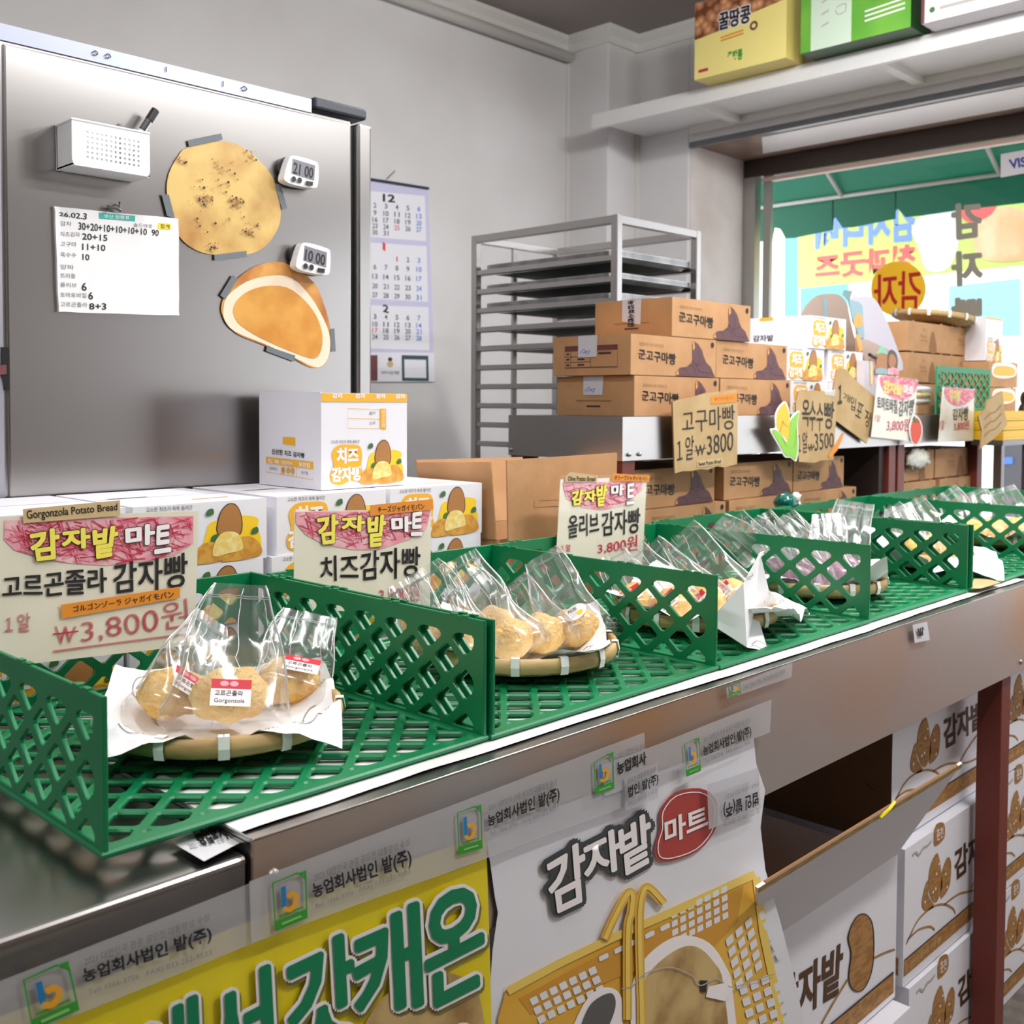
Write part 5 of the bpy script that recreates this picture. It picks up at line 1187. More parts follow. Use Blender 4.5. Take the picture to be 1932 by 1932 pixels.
L_ = (('감', [(1022, 1625), (1092, 1583), (1098, 1692), (1036, 1722)]), ('자', [(1092, 1592), (1160, 1558), (1166, 1632), (1098, 1664)]), ('밭', [(1160, 1562), (1216, 1530), (1222, 1620), (1168, 1650)]))
for s_, Q in L_: m.text(s_, Q, PW, DG, .0012, dil=12)
for s_, Q in L_: m.text(s_, Q, PW, CWHT, .0020, dil=2.5)
K = lambda pts: [(700+a*.3892, 1180+b*.3892) for a, b in pts]
STP = mat('stamp_red', (176, 66, 60), .45); st = sm(K([(1385, 890), (1455, 805), (1580, 785), (1655, 835), (1662, 920), (1645, 1000), (1565, 1090), (1440, 1137), (1370, 1130), (1360, 1060), (1383, 980)]), 3)
m.flat(st, PW, STP, .0012); c0 = Vector((sum(a for a, b in st)/len(st), sum(b for a, b in st)/len(st)))
m.stroke([tuple(c0+(Vector(p)-c0)*.90) for p in st], 2, PW, CWHT, .0018, closed=True, smooth=False)
m.text('마트', K([(1405, 940), (1605, 865), (1612, 970), (1410, 1060)]), PW, CWHT, .002, .03)
BKT = mat('poster_basket', (232, 186, 76), .45, col2=(222, 168, 52), nscale=5); BKD = mat('poster_basket_in', (208, 150, 52), .45); BKL = mat('poster_basket_rim', (238, 206, 100), .45)
m.flat(K([(640, 1760), (900, 1625), (1150, 1505), (1400, 1400), (1840, 1195), (1868, 1240), (1885, 1480), (1935, 1720), (2010, 2160), (640, 2250), (600, 1900)]), PW, BKT, .0006)
m.flat(K([(700, 1800), (1150, 1560), (1500, 1400), (1790, 1260), (1760, 1430), (1640, 1560), (1200, 1690), (760, 1880)]), PW, BKD, .0009)
m.stroke(K([(645, 1765), (900, 1628), (1150, 1508), (1400, 1402), (1845, 1200)]), 15, PW, BKL, .0012, smooth=False); m.stroke(K([(1852, 1215), (1885, 1480), (1935, 1720), (2010, 2100)]), 15, PW, BKL, .0012, smooth=False)
def holes_(m, o, du, dv, nu, nv, sz, skip=()):
    for i in range(nu):
        for j in range(nv):
            if (i, j) in skip: continue
            x, y = o[0]+du[0]*i+dv[0]*j, o[1]+du[1]*i+dv[1]*j; a, b = Vector(du)*sz*.5, Vector(dv)*sz*.5; c_ = Vector((x, y))
            m.flat(K([tuple(c_-a-b*.8), tuple(c_-a*.8-b), tuple(c_+a*.8-b), tuple(c_+a-b*.8), tuple(c_+a+b*.8), tuple(c_+a*.8+b), tuple(c_-a*.8+b), tuple(c_-a+b*.8)]), PW, WPOST, .0012)
holes_(m, (775, 1810), (47, -24), (18, 45), 7, 3, .72); holes_(m, (1455, 1395), (40, -20), (2, 42), 7, 4, .7); holes_(m, (1110, 1600), (75, -36), (6, 40), 5, 1, .6)
holes_(m, (1722, 1520), (46, -42), (12, 52), 3, 5, .68); holes_(m, (1790, 1760), (52, -24), (14, 55), 4, 5, .68); holes_(m, (1880, 1400), (30, -26), (20, 48), 1, 5, .7)
for w_, mt_, off_ in ((17, BKT, .0022), (8, BKL, .0026)):
    m.stroke(K([(1110, 1510), (1150, 1420), (1215, 1300), (1245, 1295), (1240, 1380), (1222, 1480), (1222, 1900)]), w_, PW, mt_, off_); m.stroke(K([(1400, 1340), (1335, 1270), (1305, 1270), (1285, 1340), (1280, 1500), (1290, 1900), (1285, 2100)]), w_, PW, mt_, off_)
m.flat(sm(K([(1240, 1760), (1300, 1620), (1400, 1530), (1500, 1495), (1620, 1530), (1700, 1640), (1735, 1760), (1725, 2150), (1300, 2150), (1240, 1900)])), PW, CWHT, .0014)
m.flat(sm(K([(1310, 1720), (1360, 1640), (1470, 1560), (1560, 1550), (1640, 1620), (1690, 1740), (1690, 2150), (1330, 2150), (1310, 1850)])), PW, POTP, .0018)
m.flat(sm(K([(940, 2000), (1000, 1850), (1060, 1770), (1130, 1745), (1190, 1780), (1200, 1880), (1180, 2050), (960, 2100)])), PW, CWHT, .0014); m.flat(sm(K([(985, 2000), (1030, 1850), (1090, 1790), (1150, 1775), (1165, 1840), (1120, 1960), (1060, 2060)])), PW, mat('logo_charcoal', (92, 90, 88), .5), .0018)
for pts in ([(1190, 1750), (1240, 1735), (1300, 1680), (1380, 1650), (1450, 1650), (1540, 1690)], [(1540, 1690), (1575, 1735), (1650, 1700), (1700, 1735), (1735, 1745)], [(1735, 1745), (1820, 1715), (1932, 1680)]): m.stroke(K(pts), 2.2, PW, LGREY, .003)
m.flat(K([(1570, 1710), (1610, 1712), (1600, 1770), (1575, 1765)]), PW, BLK, .0028); m.flat(K([(1612, 1740), (1700, 1720), (1735, 1745), (1690, 1810), (1600, 1790)]), PW, CWHT, .003)
m.build('sheet', t, smooth=True)

# packing tape strips with the printed company line
FAINT = mat('tape_faint_ink', (128, 128, 132), .6)
def tlogo(m, q, P, off=.001):
    tl, tr, br, bl = [Vector(x) for x in q]; B = lambda a, b: tuple((tl*(1-a)+tr*a)*(1-b)+(bl*(1-a)+br*a)*b); w_ = (tr-tl).length
    m.stroke([B(.02, .02), B(.75, .0), B(.98, .18), B(.98, .98), B(.02, .98)], w_*.05, P, TGRN, off, closed=True, smooth=False)
    m.flat([B(.62, 0), B(1, 0), B(1, .24), B(.92, .10), B(.8, .04)], P, TGRN, off+.0002)
    m.flat([B(0, .80), B(1, .80), B(1, 1), B(0, 1)], P, TGRN, off+.0002); m.flat([B(.24, .16), B(.38, .16), B(.38, .58), B(.24, .58)], P, TBLU, off+.0003)
    m.stroke([B(.30, .60), B(.45, .68), B(.62, .62), B(.68, .48), B(.58, .38), B(.42, .40)], w_*.13, P, TORG, off+.0004)
    m.stroke([B(.14, .74), B(.86, .74)], w_*.05, P, TGRN, off)
    m.stroke([B(.2, .90), B(.8, .90)], w_*.06, P, mat('logo_light', (140, 206, 120), .5) if 'logo_light' not in bpy.data.materials else bpy.data.materials['logo_light'], off+.0005)
def ptape(label, q, logos=(), texts=(), off=.004, nu=20, film_=TAPEF, P=None):
    P = P or wave(PX(Y=YE-.0012), .0016, off+.004)
    t = thing('packing_tape', label, 'tape', at(*q[0], Y=YE-off), 'printed packing tape strips'); m = MB(); sheet(m, P, q, nu, 4, film_)
    for l in logos: tlogo(m, l, P, .0008)
    for s_, Q, mt, b in texts: m.text(s_, Q, P, mt, .0012, b)
    m.build('strip', t, smooth=True); return t
MAIN, L1, L3 = '농업회사법인 밭(주)', '2021 대한민국 관광 공모전 대통령상 수상', 'Tel) 1566-3756   FAX) 033-252-9533'
C0 = lambda pts: [(a*.3892, 1180+b*.3892) for a, b in pts]
ptape('printed packing tape strip at the near left end of the yellow poster', [(-60, 1862), (485, 1652), (480, 1768), (-60, 1985)], [C0([(80, 1690), (300, 1598), (355, 1835), (128, 1935)])],
      [(MAIN, C0([(368, 1640), (985, 1432), (992, 1512), (375, 1715)]), BLACK, .03), (L1, C0([(375, 1585), (980, 1372), (985, 1408), (378, 1625)]), FAINT, .01), (L3, C0([(395, 1738), (990, 1548), (992, 1580), (398, 1772)]), FAINT, 0)], off=.004)
ptape('long printed packing tape strip holding the yellow and white posters', [(458, 1656), (1202, 1378), (1206, 1504), (462, 1772)], [C0([(1280, 1225), (1446, 1165), (1452, 1395), (1295, 1460)]), [(845, 1526), (891, 1511), (893, 1593), (848, 1606)], [(1104, 1433), (1141, 1413), (1143, 1482), (1107, 1495)]],
      [(MAIN, [(573, 1660), (757, 1592), (760, 1628), (577, 1690)], BLACK, .03), (L1, [(577, 1640), (757, 1573), (757, 1587), (577, 1656)], FAINT, .01), (L3, [(578, 1698), (757, 1632), (757, 1643), (578, 1709)], FAINT, 0),
       (MAIN, [(902, 1532), (1039, 1478), (1039, 1508), (903, 1556)], BLACK, .03), (L1, [(904, 1513), (1035, 1462), (1035, 1475), (904, 1523)], FAINT, .01), (L3, [(905, 1563), (1037, 1515), (1037, 1525), (905, 1574)], FAINT, 0),
       ('농업회사', [(1148, 1434), (1201, 1413), (1202, 1436), (1149, 1456)], BLACK, .03), ('2021 대한민국 관광', [(1149, 1415), (1200, 1397), (1200, 1408), (1149, 1427)], FAINT, .01)], off=.0065, nu=40)
ptape('printed packing tape strip at the top right corner of the white poster', [(1120, 1440), (1441, 1316), (1438, 1378), (1126, 1498)], [[(1272, 1398), (1301, 1386), (1304, 1449), (1276, 1460)]],
      [(MAIN, [(1308, 1403), (1398, 1364), (1399, 1387), (1309, 1424)], BLACK, .03), (L1, [(1308, 1387), (1396, 1348), (1396, 1358), (1309, 1397)], FAINT, .01), (L3, [(1311, 1428), (1397, 1391), (1397, 1400), (1311, 1438)], FAINT, 0)], off=.0085)
ptape('short printed packing tape piece just below the long strip', [(1160, 1462), (1222, 1434), (1224, 1500), (1163, 1524)], [], [('법인 밭(주)', [(1164, 1478), (1220, 1452), (1220, 1473), (1164, 1502)], BLACK, .03), ('공모전 대통령상 수상', [(1163, 1463), (1216, 1438), (1216, 1448), (1163, 1473)], FAINT, .01), ('FAX) 033-252-9533', [(1164, 1506), (1219, 1480), (1219, 1490), (1164, 1516)], FAINT, 0)], off=.0105, nu=6)
ptape('upside down printed packing tape piece over the red stamp of the poster', [(1318, 1476), (1416, 1444), (1420, 1520), (1322, 1560)], [], [('법인 밭(주)', [(1412, 1513), (1346, 1539), (1346, 1509), (1412, 1484)], BLACK, .03), (L1, [(1414, 1529), (1346, 1555), (1346, 1543), (1414, 1518)], FAINT, 0), ('FAX) 033-252-9533', [(1412, 1478), (1350, 1502), (1350, 1492), (1412, 1468)], FAINT, 0)], off=.009, nu=8)
ptape('printed packing tape folded over the counter edge above the orange tinted steel', [(1362, 1296), (1488, 1247), (1486, 1276), (1365, 1316)], [[(1363, 1290), (1385, 1283), (1387, 1305), (1365, 1313)]], [('Tel) 1566-3756  FAX) 033-252-9533', [(1391, 1290), (1470, 1260), (1470, 1269), (1391, 1300)], FAINT, .01)], off=.002, nu=8)
ptape('small white tape piece hanging from the counter edge near the far end', [(1715, 1178), (1742, 1172), (1747, 1206), (1719, 1212)], [], [('밭', [(1722, 1184), (1733, 1181), (1733, 1196), (1723, 1199)], BLACK, .04)], off=.002, nu=4, film_=mat('white_tape', (222, 222, 228), .4))
# the piece lying on the near counter
P = PX(Z=.8695); t = thing('packing_tape', 'printed packing tape piece lying on the near counter by the basket corner', 'tape', at(400, 1590, Z=.8695), 'printed packing tape strips'); m = MB()
sheet(m, P, [(322, 1588), (440, 1535), (460, 1586), (385, 1625)], 6, 2, mat('tape_on_steel', (206, 206, 210), .35))
m.text('농업회사법인', [(362, 1570), (442, 1546), (458, 1575), (380, 1596)], P, BLACK, .0006, .06); m.text('2021 대한민국 관광', [(352, 1592), (420, 1580), (425, 1590), (360, 1604)], P, FAINT, .0006); m.build('strip', t)

# ------------------------------------------------------------------ white cartons stored under the counter
C3 = PX((1332, 1332, 600), Y=.969)
WC, DC, HC_ = .50, .38, .298
def cl(pts): # photo points of the middle carton -> metres from its lower left corner
    return [((lambda q: (q.x-2.19, q.z-.055))(C3.p(a, b))) for a, b in pts]
def carton_print(m, F, ox=0):
    S = lambda pts: [(a+ox, b) for a, b in cl(pts)]
    m.flat(sm(S([(1395, 725), (1445, 712), (1448, 800), (1400, 850), (1385, 830)])), F, CINK, .0006)
    m.text('춘천', S([(1400, 750), (1440, 730), (1440, 795), (1402, 820)]), F, CWHT, .001, .01)
    m.stroke(S([(1255, 910), (1275, 890), (1295, 905), (1320, 865), (1345, 850), (1370, 820)]), .006, F, LGREY, .0006)
    for q in ([(1350, 1060), (1330, 1100), (1312, 1200), (1335, 1243), (1385, 1215), (1352, 1150)], [(1405, 893), (1428, 990), (1434, 1100), (1400, 1192), (1368, 1165), (1352, 1080), (1365, 970)], [(1470, 918), (1490, 960), (1480, 1090), (1440, 1160), (1424, 1150), (1437, 1000)]):
        m.flat(sm(S(q)), F, CINK, .0006)
    for a, b in ((1400, 1020), (1395, 1110), (1380, 1130), (1330, 1190), (1455, 1020), (1465, 1100), (1415, 960)): m.disc(S([(a, b)])[0], .0035, F, CWHT, .001, 8)
    m.text('감자밭', S([(1512, 880), (1742, 715), (1742, 870), (1516, 1060)]), F, CINKD, .0008, .03)
    for l in ([(1218, 1445), (1290, 1300), (1380, 1220), (1450, 1205), (1500, 1230), (1515, 1260)], [(1450, 1205), (1540, 1140), (1640, 1115), (1740, 1050)], [(1225, 1420), (1290, 1360), (1360, 1340), (1390, 1360)], [(1610, 1110), (1680, 980), (1760, 860)]): m.stroke(S(l), .0045, F, CINK, .0006)
    W = WC+ox
    m.flat([(.004+ox, .022), (WC+ox-.004, .022), (WC+ox-.004, .058), (.004+ox, .056)], F, CINK, .0006); m.stroke([(.004+ox, .058), (WC+ox-.004, .060)], .003, F, BLACK, .0008)
    m.text('강원도 감자로 만든 빵', (.03+ox, .030, .16, .016), F, TAN, .001)
def carton(label, x, z, y=.97, prn=1):
    t = thing('white_carton', label, 'carton', (x, y, z), 'white cartons under the counter')
    m = MB(); m.box(0, WC, 0, DC, 0, HC_, WBOX); F = FR((0, -.0005, 0), (1, 0, 0), (0, 0, 1), (0, -1, 0))
    if prn: carton_print(m, F)
    F2 = FR((-.0005, DC, 0), (0, -1, 0), (0, 0, 1), (-1, 0, 0)); m.flat([(.01, .022), (DC-.01, .022), (DC-.01, .06), (.01, .06)], F2, CINK, .0003)
    if label.endswith('top of the stack beside the red leg'): m.flat([(0, 0), (DC, 0), (DC, HC_), (0, HC_)], F2, mat('kraft_side_shaded', (120, 86, 58), .8), .0006)  # bare kraft side, its brown darkened to carry the deep shade there
    for b in (.12, .18, .24): m.stroke([(DC-.06, b), (DC-.04, b-.01)], .002, F2, BLACK)
    m.build('carton', t, local=True, bevel=.004); return t
z = [FZ+.001, FZ+.305, FZ+.609]
carton('white printed carton, bottom of the stack beside the red leg', 2.205, z[0], .962)
carton('white printed carton, middle of the stack beside the red leg', 2.19, z[1], .97)
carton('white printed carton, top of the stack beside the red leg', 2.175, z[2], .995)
for k in range(3): carton('white printed carton right of the red leg, %s of its stack' % ('bottom', 'middle', 'top')[k], 2.72+.004*k, z[k], .985)
carton('white printed carton under the opened one', 1.64, z[0], .93)
# opened carton with flap raised to the front
t = thing('white_carton', 'opened white carton with a raised front flap and a printed potato', 'carton', (1.9, 1.15, z[1]), 'white cartons under the counter')
m = MB(); x0, x1, y0, y1, zb, zt_ = 1.60, 2.145, .966, 1.34, z[1], z[1]+.303; k = .005
m.box(x0, x1, y0, y0+k, zb, zt_, WBOX); m.box(x0, x1, y1-k, y1, zb, zt_, CARD); m.box(x0, x0+k, y0+k, y1-k, zb, zt_, CARD); m.box(x1-k, x1, y0+k, y1-k, zb, zt_, WBOX); m.box(x0+k, x1-k, y0+k, y1-k, zb, zb+k, CARD)
P = PX((1332, 1332, 600), Y=.9652)
m.text('감자밭', [(430, 1690), (832, 1440), (815, 1740), (440, 1960)], P, CINKD, .0006, .03)
m.flat(sm([(905, 1290), (960, 1262), (1008, 1320), (1018, 1480), (1002, 1620), (952, 1722), (893, 1724), (865, 1650), (880, 1500), (862, 1400)], 3), P, CINK, .0006); m.stroke(sm([(905, 1290), (960, 1262), (1008, 1320), (1018, 1480), (1002, 1620), (952, 1722), (893, 1724), (865, 1650), (880, 1500), (862, 1400)], 3), 6, P, BLACK, .001, closed=True, smooth=False)
m.stroke([(700, 1932), (780, 1790), (860, 1660)], 12, P, CINK, .0006); m.stroke([(1012, 1535), (1080, 1500), (1145, 1478)], 12, P, CINK, .0006)
m.flat([(560, 2100), (1138, 1620), (1138, 1740), (560, 2240)], P, CINK, .0006); m.stroke([(560, 2095), (1138, 1615)], 9, P, BLACK, .001)
m.build('body', t)
m = MB(); A_ = [Vector((x0, y0+.001, zt_)), Vector((x1, y0+.001, zt_)), at(1816, 1440, X=x1+.0), at(1430, 1676, Y=.845)]
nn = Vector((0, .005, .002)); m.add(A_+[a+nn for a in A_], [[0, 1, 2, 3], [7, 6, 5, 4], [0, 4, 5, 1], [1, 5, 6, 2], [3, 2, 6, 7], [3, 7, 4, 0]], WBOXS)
d_ = (A_[2]-A_[3]); e0 = -Vector((0, .0008, .0003)); dn = (A_[0]-A_[3]).normalized()
m.add([A_[3]+e0, A_[2]+e0, A_[2]+e0+dn*.022, A_[3]+e0+dn*.022], [[0, 1, 2, 3]], mat('flap_tan_band', (206, 180, 120), .7, col2=(180, 146, 84), nscale=30, stretch=(1, 4, 4)))
m.build('flap', t)
m = MB(); m.tube([A_[3]+d_*.03+Vector((0, .0025, .001)), A_[3]+d_*.97+Vector((0, .0025, .001))], .0028, CARDD, 6); m.build('flap_edge', t)
q = A_[3]+d_*.52; q2 = A_[3]+d_*.60; m = MB(); m.tube([q+dn*.012+Vector((0, -.004, 0)), (q+q2)/2+Vector((0, -.005, .002)), q2+Vector((0, -.001, .006))], .003, mat('yellow_strap', (226, 214, 30), .4), 6)
m.build('strap', t)

# ------------------------------------------------------------------ things on the farther display table
TB = TZ-.003
def small_box(label, x, y, z, w=.195, d=.17, h=.108, win=False, group='small brown boxes on the far table'):
    t = thing('small_bread_box', label, 'box', (x, y, z), group)
    m = MB(); m.box(0, w, 0, d, 0, h, CARD); F = FR((0, -.0005, 0), (1, 0, 0), (0, 0, 1), (0, -1, 0))
    if win: m.flat(sm([(w*.1, h*.45), (w*.12, h*.9), (w*.5, h*.97), (w*.9, h*.9), (w*.92, h*.5), (w*.5, h*.35)], 3), F, CWHT, .0004); m.flat(sm([(w*.14, h*.5), (w*.2, h*.8), (w*.6, h*.85), (w*.88, h*.75), (w*.85, h*.5), (w*.5, h*.45)], 3), F, GOLD, .0008)
    else:
        m.flat(sm([(w*.54, 0.002), (w*.56, h*.45), (w*.62, h*.75), (w*.68, h*.5), (w*.72, .002)], 3), F, CARDD, .0004)
        for a, b in ((.40, .72), (.34, .5), (.42, .48), (.36, .35), (.45, .35)): m.stroke([(w*(a-.03), h*b), (w*a, h*(b+.06)), (w*(a+.03), h*b)], .0025, F, CARDD)
    for a in (.15, .85): m.box(w*a-.008, w*a+.008, 0, .004, h, h+.004, CARD)
    m.build('carton', t, local=True, bevel=.0015); return t
yS = 1.70
def X_(px, y=yS): return at(px, 700, Y=y).x
zs = [at(1760, v, Y=yS).z for v in (820, 736, 672)]
xL, xM, xR = X_(1710), X_(1787), X_(1853)
wA = xM-xL-.004; wB = xR-xM-.004
for k, nm in enumerate(('bottom', 'middle', 'top')):
    zk = TB+.002+k*.1135
    small_box('small brown box, left column, %s, right of the paper cut-outs' % nm, xL, yS, zk, wA, .2, .108); 
    if k: small_box('small brown box, right column, %s, %s' % (nm, 'behind the upright green panel' if k == 1 else 'under the leaning bamboo tray'), xM, yS+.004, zk, wB, .2, .108)
small_box('small brown box, right column, lowest, hidden by the green panel', xM, yS+.004, TB+.002, wB, .2, .108)
# packaged bread on the lowest box
t = thing('wrapped_bread', 'clear wrapped pale bread in front of the small brown boxes', 'bread', (X_(1735, 1.65), 1.65, TB+.05))
m = MB(); x0 = X_(1722, 1.645); x1 = X_(1758, 1.645)
for k in range(3): m.ball(((x0+x1)/2, 1.655, TB+.045+.022*k), (x1-x0)*.5, .03, .012, CRM if k % 2 else WHITE, 16, 8, .1)
m.build('bread', t, True); m = MB(); m.ball(((x0+x1)/2, 1.655, TB+.062), (x1-x0)*.56, .036, .045, BAG, 18, 10, .15, 4); m.build('wrapper', t, True)
m = MB(); m.box(x0, x1, 1.625, 1.685, TB+.001, TB+.032, CARD); m.build('carton_tray', t)
# leaning tray on top
bt = bamboo('spare bamboo tray lying on top of the small brown boxes', X_(1757, 1.79), 1.79, TB+.002+3*.1135+.006, .155)
bt.rotation_euler = (radians(6), radians(3), radians(20)); bt['group'] = 'spare trays'
# upright green lattice panel
t = thing('plastic_lattice', 'green lattice panel standing upright on the far table', 'panel', (X_(1815, 1.586), 1.586, TB))
m = MB(); pa, pb = at(1765, 780, Y=1.586), at(1866, 780, Y=1.586); L = pb.x-pa.x; H = at(1765, 690, Y=1.586).z-TB-.002
F = FR((pa.x, 1.586, TB+.001), (1, 0, 0), (0, 0, 1), (0, -1, 0)); hs = lattice(L, H, L/8.2, H/8.4*1.0, L/22, H/7.0/1.25, (.012, .012, .02, .02), L/13, .03)
plate([(0, 0), (L, 0), (L, H), (0, H)], hs, .006, F, GREEND, m); m.build('panel', t)
# white box opened upright on the far side
yW = 1.625; a = at(1858, 700, Y=yW); b = at(1890, 700, Y=yW); zt_ = at(1890, 602, Y=yW).z; zb = at(1890, 690, Y=yW).z
t = thing('cheese_bread_box', 'white cheese bread box standing upright at the far right end of the boxes', 'box', (a.x, yW, zb), G1)
m = MB(); m.box(a.x, b.x, yW, yW+.10, TB+.208, zt_, WBOX); print_cheese(m, FR((a.x, yW-.0005, zb), (1, 0, 0), (0, 0, 1), (0, -1, 0)), b.x-a.x, .11); m.flat([(a.x, zt_-.006), (b.x, zt_-.006), (b.x, zt_), (a.x, zt_)], FR((0, yW-.0005, 0), (1, 0, 0), (0, 0, 1), (0, -1, 0)), GOLD); m.build('carton', t)
# window-front snack boxes at the far right
for k, (pa, pb_, lb) in enumerate(((1869, 1918, 'lower'), (1867, 1920, 'upper'))):
    xa, xb = X_(pa, 1.60), X_(pb_, 1.60); small_box('snack box with a clear front, %s of two at the far right' % lb, xa, 1.60, TB+.0015+k*.1025, xb-xa, .13, .1, True, 'snack boxes at the far right')
m = MB(); c_ = at(1940, 752, Y=1.50); m.ball(c_, .03, .03, .035, BLK, 16, 10); m.ball(c_+Vector((.0, .01, -.06)), .028, .028, .05, BLK, 14, 8); o = m.build('black_dispenser', smooth=True, org=c_); tag(o, 'rounded black container at the right edge of the far table', 'container')
# stack of yellow crates/boards in front at the far right
for k in range(3):
    za = at(1890, 831-18*k, Y=1.46).z; m = MB(); xa = at(1893, 800, Y=1.46).x; m.box(xa, xa+.45, 1.46, 1.575, za, za+.037, mat('yellow_board%d' % k, (232, 186, 22), .5) if k == 0 else bpy.data.materials['yellow_board0'])
    m.box(xa-.001, xa+.451, 1.459, 1.576, za+.012, za+.017, GOLD); o = m.build('yellow_tray', org=(xa, 1.52, za)); tag(o, 'yellow stacked tray at the far right, %s of three' % ('bottom', 'middle', 'top')[k], 'tray', 'yellow trays at the far right')
m = MB(); zz = at(1890, 831, Y=1.46).z; m.box(xa, xa+.45, 1.46, 1.575, zz-.02, zz-.001, STEELD)
for dx in (.1, .40): m.box(xa+dx, xa+dx+.03, 1.5, 1.53, SILL+.001, zz-.02, STEELD)
o = m.build('side_stand', org=(xa, 1.5, SILL)); tag(o, 'narrow metal stand carrying the yellow trays', 'stand')
# carry boxes with arched handles
HB = mat('handle_box_board', (190, 170, 156), .7); HBW = mat('handle_box_white', (206, 202, 214), .6); HBB = mat('handle_box_blue', (150, 184, 196), .6); HBO = mat('handle_box_orange', (246, 176, 96), .6)
t = thing('carry_box', 'cardboard carry box with arched handle panel behind the white boxes', 'box', at(1565, 660, Y=1.96), 'arched carry boxes')
P = PX((1400, 520, 260), Y=2.02); m = MB()
m.slab(sm([(640, 1000), (790, 640), (900, 430), (1050, 285), (1200, 255), (1340, 260), (1430, 330), (1480, 430), (1560, 800), (1660, 1120), (1700, 1300), (640, 1300)], 2), P, .005, HB); m.stroke([(1160, 320), (1165, 480), (1150, 640)], 60, P, HBB, .001); m.build('handle_panel', t)
m = MB(); c0, c1 = P.p(640, 1250), P.p(1700, 1250); m.box(max(c0.x, 3.47), c1.x, 2.026, 2.10, TB+.001, c0.z, HB); m.build('body', t)
t = thing('carry_box', 'pale lilac carry box with arched panel, blue side and orange marks', 'box', at(1660, 660, Y=1.93), 'arched carry boxes')
P = PX((1400, 520, 260), Y=1.685); m = MB(); m.slab(sm([(1520, 330), (1650, 300), (1780, 285), (1870, 340), (1960, 480), (2080, 760), (2200, 1080), (2260, 1320), (2000, 1330), (1740, 1000), (1700, 880)], 2), P, .005, HBW)
m.build('handle_panel', t)
m = MB(); P5 = PX((1400, 520, 260), Y=1.668); m.slab([(1500, 330), (1640, 370), (1690, 420), (1715, 860), (1660, 880), (1560, 660)], P5, .004, HBB); m.flat(sm([(1560, 640), (1600, 540), (1660, 540), (1690, 640), (1660, 720), (1570, 720)], 2), P5, HBO, .001); m.flat([(1585, 820), (1640, 830), (1690, 1030), (1650, 1080)], P5, HBO, .001); m.flat([(1420, 200), (1548, 215), (1510, 330), (1470, 345), (1400, 270)], P5, mat('handle_leaf', (120, 156, 152), .6), .001); m.build('side_panel', t)
m = MB(); m.slab([(1640, 890), (1760, 900), (2060, 1040), (2080, 1180), (1720, 1190)], P5, .004, HB); c0, c1 = P5.p(1720, 1190), P5.p(2240, 1190); m.box(c0.x, min(c1.x, xL-.004), 1.691, 1.79, TB+.001, c0.z, HBW); m.build('body', t)
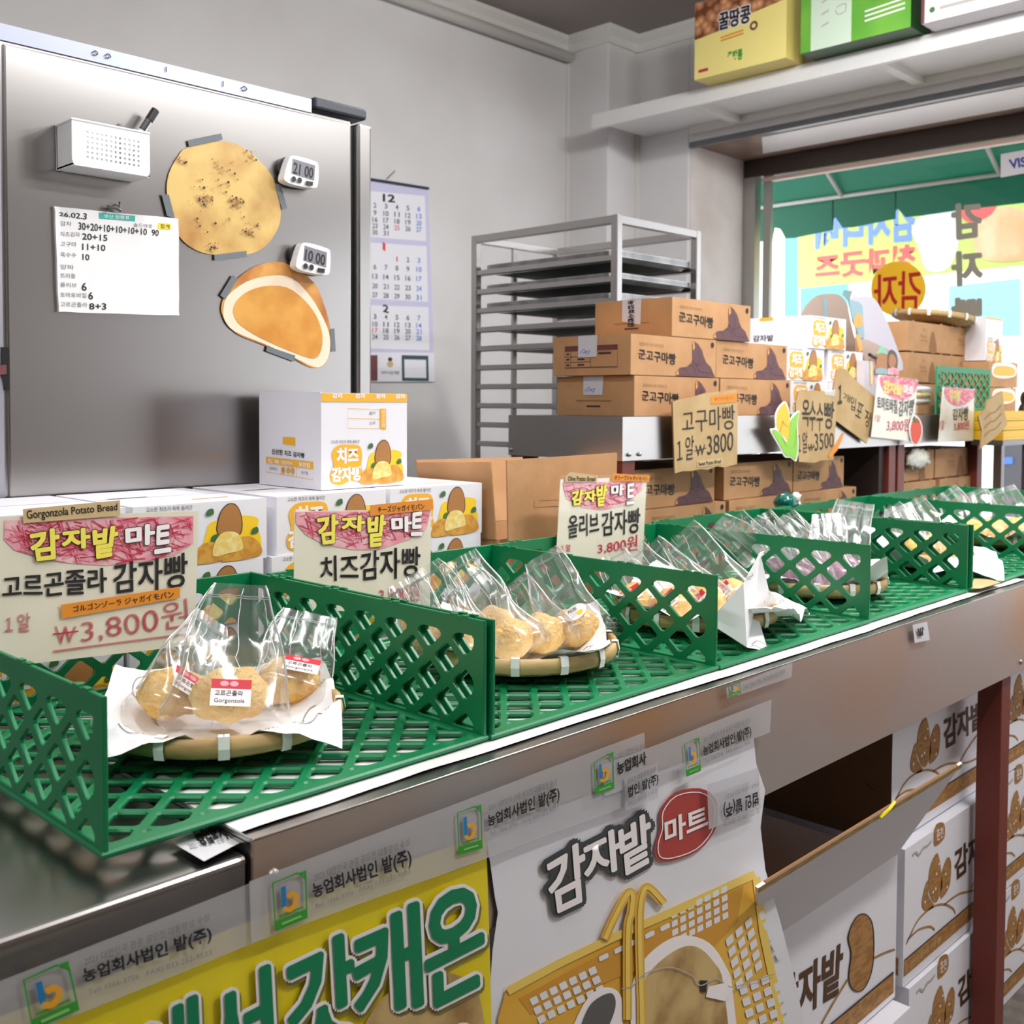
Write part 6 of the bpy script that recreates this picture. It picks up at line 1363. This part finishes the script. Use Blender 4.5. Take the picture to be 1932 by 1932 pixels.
# striped paper holder with two plain cut-out shapes
t = thing('paper_standee', 'small striped paper holder with a green topped and a pink topped cut-out', 'decoration', at(1680, 730, Y=1.66)); P = PX((1440, 640, 260), Y=1.630); m = MB()
q0, q1 = P.p(1425, 660), P.p(1900, 660); m.box(q0.x, q1.x, 1.632, 1.66, TB+.001, P.p(1425, 300).z, HBW)
for a in (1500, 1560, 1620, 1700, 1790, 1860): m.flat([(a, 310), (a+30, 312), (a+30, 640), (a, 640)], P, CRM if a % 40 else PINKP, .0)
m.build('holder', t); m = MB(); P6 = PX((1440, 640, 260), Y=1.626)
m.slab(sm([(1585, 240), (1600, 150), (1660, 95), (1720, 150), (1740, 240), (1735, 380), (1740, 480), (1570, 480), (1590, 380)], 2), P6, .002, PBRN); m.flat(sm([(1585, 210), (1610, 140), (1660, 95), (1715, 145), (1742, 215), (1660, 190)], 2), P6, mat('cut_mint', (140, 210, 180), .6), .0006); m.flat([(1575, 420), (1650, 400), (1735, 420), (1740, 485), (1570, 485)], P6, HBB, .0006)
m.build('cutout', t)
m = MB(); m.slab(sm([(1745, 260), (1760, 180), (1800, 145), (1860, 190), (1890, 300), (1880, 400), (1900, 490), (1740, 490), (1745, 380)], 2), P6, .002, mat('cut_dark', (96, 80, 82), .6)); m.flat(sm([(1755, 300), (1770, 225), (1810, 205), (1850, 250), (1865, 320), (1830, 390), (1770, 380)], 2), P6, PBRN, .0006); m.flat([(1745, 410), (1820, 390), (1895, 420), (1900, 495), (1740, 495)], P6, PINKP, .0006); m.build('cutout', t)
m = MB(); m.tube([P6.p(1490, 218), P6.p(1580, 262)], .006, BLK, 8); tag(m.build('black_pen'), 'short black pen end beside the green topped paper cut-out', 'pen')
# under the far table: wrapped goods and small boxes
u = at(1740, 905, Y=1.62).z
xs = [X_(1703, 1.62), X_(1768, 1.62), X_(1845, 1.62)]
for i in (0, 1):
    small_box('small brown box under the far table, upper %s' % ('left, a clear wrapped pack on it' if i == 0 else 'right'), xs[i], 1.62, u, xs[i+1]-xs[i]-.012, .18, .105, group='small brown boxes under the far table')
    small_box('small brown box under the far table, lower %s' % ('left' if i == 0 else 'right'), xs[i]-.01+.03*i, 1.61, u-.112, xs[i+1]-xs[i]-.006, .18, .108, group='small brown boxes under the far table')
m = MB(); m.box(3.52, 4.14, 1.59, 1.82, u-.132, u-.114, STEELD); m.build('lower_shelf', tb2)
t = thing('wrapped_pack', 'crinkled clear pack hanging over the small brown box under the far table', 'pack', (xs[0]+.09, 1.612, u+.06)); m = MB(); m.ball((xs[0]+.09, 1.600, u+.078), .095, .016, .034, mat('crinkle_film', (214, 212, 196), .15, coat=.5, bump=.8, bscale=40), 26, 14, .3, 6); m.build('wrapper', t, True)
# slip of kraft paper lying in the far basket
m = MB(); P = PX(Z=ZB+.010); m.slab([(1832, 1110), (1838, 1090), (1870, 1094), (1888, 1099), (1850, 1110)], P, .001, CARDP); tag(m.build('paper_slip'), 'kraft paper slip lying in the fifth basket behind the partition', 'paper')
